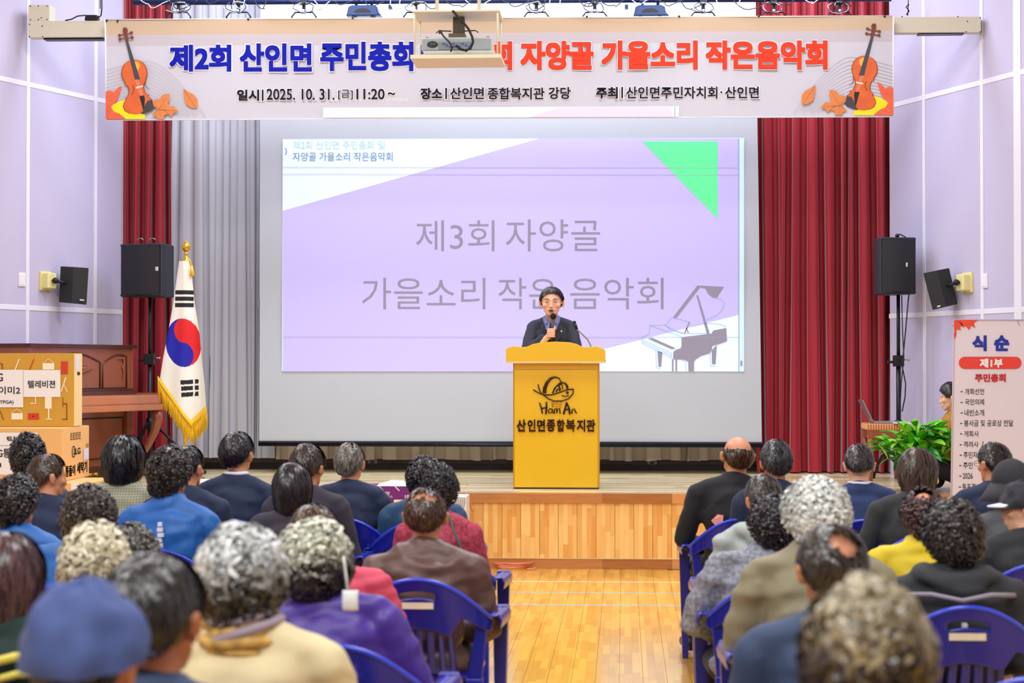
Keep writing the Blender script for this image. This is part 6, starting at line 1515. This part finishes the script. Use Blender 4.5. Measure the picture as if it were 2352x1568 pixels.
# spectacles
def specs(r_, T):
    b = MB()
    for s in (-1, 1):
        b.tube([T @ Vector((s*.032 + .022*math.cos(a), .098, .002 + .016*math.sin(a))) for a in [2*PI*k/14 for k in range(15)]], .0018, 5); b.tube([T @ Vector((s*.054, .096, .004)), T @ Vector((s*.078, .02, .004)), T @ Vector((s*.080, -.01, -.002))], .0018, 5)
    b.tube([T @ Vector((-.010, .099, .004)), T @ Vector((.010, .099, .004))], .0018, 5); return b.build('spectacles', mat('spectacle_gold', srgb(120, 110, 70), .3, .8), r_)
for lab in ('white peaked cap', 'before the programme', ):
    for r_, T in AUD:
        if lab in r_['label'] or (lab == 'before the programme' and 'in front of the programme' in r_['label']): specs(r_, T)

# ================================================================= THE SPEAKER AT THE PODIUM
YSP = 15.50
sx0 = P(1268, 841, YSP).x
sroot_loc = Vector((sx0, YSP, SZ + .004))
bl = Blob(); hz = P(1268, 661, YSP).z - sroot_loc.z - .012     # crown height
T = Matrix.Translation((0.0, -.10, hz - .112)) @ Matrix.Rotation(PI, 4, 'Z') @ Matrix.Rotation(-.06, 4, 'X') @ Matrix.Diagonal((1.20, 1.06, 1.06, 1))
T0 = T.copy()
K = hz
bl.chain([(0, .04, .92), (0, .02, 1.10), (0, -.02, K - .38)], [.12, .10, .095]); bl.cap((-.11, -.03, K - .335), (.11, -.03, K - .335), .044, .044); bl.cap((0, -.035, K - .30), (0, -.075, K - .17), .056, .054)
head_prims(bl, T, 1)
Rsh, Lsh = (-.150, -.03, K - .345), (.150, -.03, K - .345)        # viewer's left = his right
MicP = P(1270.5, 726, YSP - .235) - sroot_loc; HandP = P(1268, 765, YSP - .235) - sroot_loc
Rel = (-.205, -.16, K - .57); Rwr = HandP + Vector((-.035, .025, -.030))
Lel = (.215, -.14, K - .58); Lwr = (.12, -.33, K - .60)
bl.chain([Rsh, Rel, Rwr], [.036, .034, .026]); bl.chain([Lsh, Lel, Lwr], [.036, .034, .026])
# the hand that closes round the microphone: palm behind the shaft, fingers wrapping in front
axm = (MicP - HandP).normalized(); palm = HandP + Vector((-.012, .022, -.002))
Rh = Matrix.Rotation(.25, 3, 'Y'); bl.ell(palm, (.028, .022, .042), Rh); bl.cap(Rwr, palm, .027, .028)
for i in range(4):
    o = HandP + axm * (.030 - .0195 * i); ln = (1, 1.06, 1.0, .88)[i]
    pts = [o + Vector((-.034, .018, 0)), o + Vector((-.034*ln, -.010, .001)), o + Vector((-.012, -.027*ln, .002)), o + Vector((.014, -.022*ln, .001)), o + Vector((.022, -.004, -.001))]
    bl.chain(pts, [.012, .0105, .0098, .009, .008])
bl.chain([palm + Vector((.006, 0, .015)), HandP + Vector((.024, .010, .034)), HandP + Vector((.022, -.014, .050))], [.016, .012, .010])
hand_prims(bl, Lwr, (-.75, -.6, -.1), (.1, -.1, 1), -1, .35)
for s in (-1, 1): bl.chain([(s*.09, .04, .90), (s*.10, .03, .50), (s*.10, .06, .08)], [.09, .058, .045]); bl.cap((s*.10, .05, .05), (s*.115, -.10, .035), .045, .035)
me = bl.mesh('person_body', .0046, [skin2], 2)
spk = ob('person', me); spk.location = sroot_loc; tag(spk, 'man in a dark suit speaking into a hand microphone behind the podium', 'person')
jb = Blob()
jb.ell((0, .04, .95), (.185, .13, .12)); jb.ell((0, .01, 1.10), (.165, .125, .16)); jb.ell((0, -.02, K - .42), (.170, .122, .15)); jb.cap((-.140, -.03, K - .325), (.140, -.03, K - .325), .058, .058)
for s in (-1, 1): jb.cap((0, -.035, K - .265), (s*.145, -.03, K - .318), .058, .055)
jb.chain([(-.158, -.03, K - .335), (-.212, -.16, K - .57), tuple(Rwr + Vector((-.045, .03, -.02)))], [.062, .056, .044]); jb.chain([(.158, -.03, K - .335), (.220, -.14, K - .58), (.14, -.28, K - .60)], [.062, .056, .046])
jm = jb.mesh('jacket', .010, [navy], 5, wr_noise(9, 8, .006))
j = ob('jacket', jm, spk); setm(j, cloth('speaker_suit', srgb(40, 44, 58)))
hair('front', (18, 14, 16), (52, 44, 46), 77, spk, T0, n=2200, thick=.012, fuzz=1.2)
def hp(p): return T0 @ Vector(p)
b = MB()
for s in (-1, 1): b.tube([hp((s*.012, .091, .022)), hp((s*.028, .091, .029)), hp((s*.048, .078, .022))], [.003, .004, .002], 6)
b.build('eyebrows', mat('brow_black', srgb(38, 28, 26), .7), spk)
b = MB()
for s in (-1, 1): b.tube([hp((s*.016, .089, .002)), hp((s*.030, .090, .0)), hp((s*.046, .079, .003))], [.0018, .0026, .0016], 6)
b.build('closed_eyes', mat('lash_dark', srgb(60, 34, 28), .6), spk)
b = MB(); b.ball(hp((0, .092, -.066)), (.019, .008, .008), 10); b.build('open_mouth', mat('mouth_dark', srgb(90, 30, 30), .5), spk)
b = MB(); b.tube([hp((-.020, .091, -.060)), hp((0, .099, -.057)), hp((.020, .091, -.060))], [.002, .0035, .002], 6); b.tube([hp((-.018, .090, -.073)), hp((0, .098, -.077)), hp((.018, .090, -.073))], [.002, .0035, .002], 6); b.build('lips', mat('lips', srgb(190, 100, 90), .5), spk)
shirt = mat('shirt_lilac', srgb(120, 124, 176), .7)
b = MB()
for s in (-1, 1): b.poly([(s*.012, -.165, K-.30), (s*.055, -.105, K-.222), (s*.075, -.085, K-.235), (s*.060, -.140, K-.33), (s*.02, -.178, K-.36)], (0, .004, 0))
b.build('shirt_collar', shirt, spk)
b = MB(); b.poly([(-.045, -.148, K-.29), (.045, -.148, K-.29), (.0, -.168, K-.46)], (0, .004, 0)); b.build('shirt_front', mat('shirt_dark', srgb(46, 46, 74), .7), spk)
b = MB()
for s in (-1, 1): b.poly([(s*.070, -.100, K-.262), (s*.095, -.118, K-.32), (s*.075, -.150, K-.36), (s*.092, -.155, K-.385), (s*.02, -.178, K-.50), (s*.010, -.176, K-.47), (s*.055, -.150, K-.31)], (0, .006, 0))
b.build('lapels', cloth('lapel', srgb(34, 38, 50)), spk)
b = MB(); b.ball((.085, -.158, K - .36), (.008, .004, .010), 8); b.build('lapel_pin', mat('pin_silver', srgb(200, 204, 210), .3, .6), spk)
mc = thing('hand_microphone', 'black hand microphone held to the mouth of the speaking man', 'microphone', tuple(sroot_loc + HandP)); 
up_v = (MicP - HandP)
b = MB(); b.tube([-up_v * .45, up_v * .72], [.010, .014], 12); b.build('handle', mat('mic_grey', srgb(60, 60, 66), .35, .5), mc)
b = MB(); b.ball(up_v, (.025, .025, .028), 14); b.build('windscreen', mat('foam_black', srgb(20, 20, 24), .95), mc)

# ================================================================= YOUNG MAN BESIDE THE PROGRAMME BANNER
YM = 15.0
p = P(2181, 876, YM); hz = p.z - SZ - .004 - .014
bl = Blob(); yaw_ = PI/2
T = Matrix.Translation((.0, .0, hz - .112)) @ Matrix.Rotation(yaw_ - .25, 4, 'Z') @ Matrix.Rotation(-.08, 4, 'X')
Ks = hz - .112                               # seated on the stage boards, knees drawn up
bl.ell((.10, 0, .10), (.13, .15, .10)); bl.chain([(.10, 0, .14), (.09, 0, .34), (.04, 0, Ks - .22)], [.12, .12, .12]); bl.cap((.04, -.13, Ks - .19), (.04, .13, Ks - .19), .05, .05); bl.cap((.035, 0, Ks - .19), (.01, 0, Ks - .06), .05, .05)
for s in (-1, 1):
    bl.chain([(.08, s*.09, .12), (-.20, s*.24, .20), (-.12, -s*.02, .07)], [.085, .058, .042]); bl.cap((-.12, -s*.02, .05), (-.20, -s*.12, .045), .040, .030)
    bl.chain([(.04, s*.18, Ks - .21), (.0, s*.22, Ks - .46), (-.20, s*.12, Ks - .40)], [.042, .034, .026]); hand_prims(bl, (-.20, s*.12, Ks - .40), (-.9, -s*.3, .1), (0, 0, 1), s, .4)
head_prims(bl, T)
ym_ = ob('person', bl.mesh('person_body', .0065, [skin2], 2)); ym_.location = (p.x + .02, YM, SZ + .004); tag(ym_, 'young man in a mustard jacket sitting on the stage behind the programme banner, facing left', 'person')
hair('short', (20, 16, 18), (54, 44, 42), 88, ym_, T, n=1800, thick=.018, length=.07)
jb = Blob(); jb.ell((.10, 0, .18), (.15, .18, .12)); jb.chain([(.10, 0, .22), (.085, 0, .36), (.045, 0, Ks - .24)], [.15, .155, .145]); jb.cap((.045, -.14, Ks - .20), (.045, .14, Ks - .20), .062, .062); jb.cap((.04, 0, Ks - .19), (.03, 0, Ks - .13), .07, .06)
for s in (-1, 1): jb.chain([(.04, s*.185, Ks - .22), (.0, s*.225, Ks - .46), (-.17, s*.13, Ks - .41)], [.066, .058, .046])
j = ob('jacket', jb.mesh('jacket', .011, [navy], 5, wr_noise(3, 8, .008)), ym_); setm(j, cloth('mustard', srgb(178, 126, 44)))
jb = Blob(); jb.ell((.09, 0, .11), (.14, .16, .10))
for s in (-1, 1): jb.chain([(.08, s*.09, .12), (-.20, s*.24, .20), (-.12, -s*.02, .08)], [.098, .076, .062]); jb.cap((-.12, -s*.02, .06), (-.21, -s*.12, .05), .055, .044)
j = ob('trousers', jb.mesh('trousers', .014, [navy], 4), ym_); setm(j, tro)
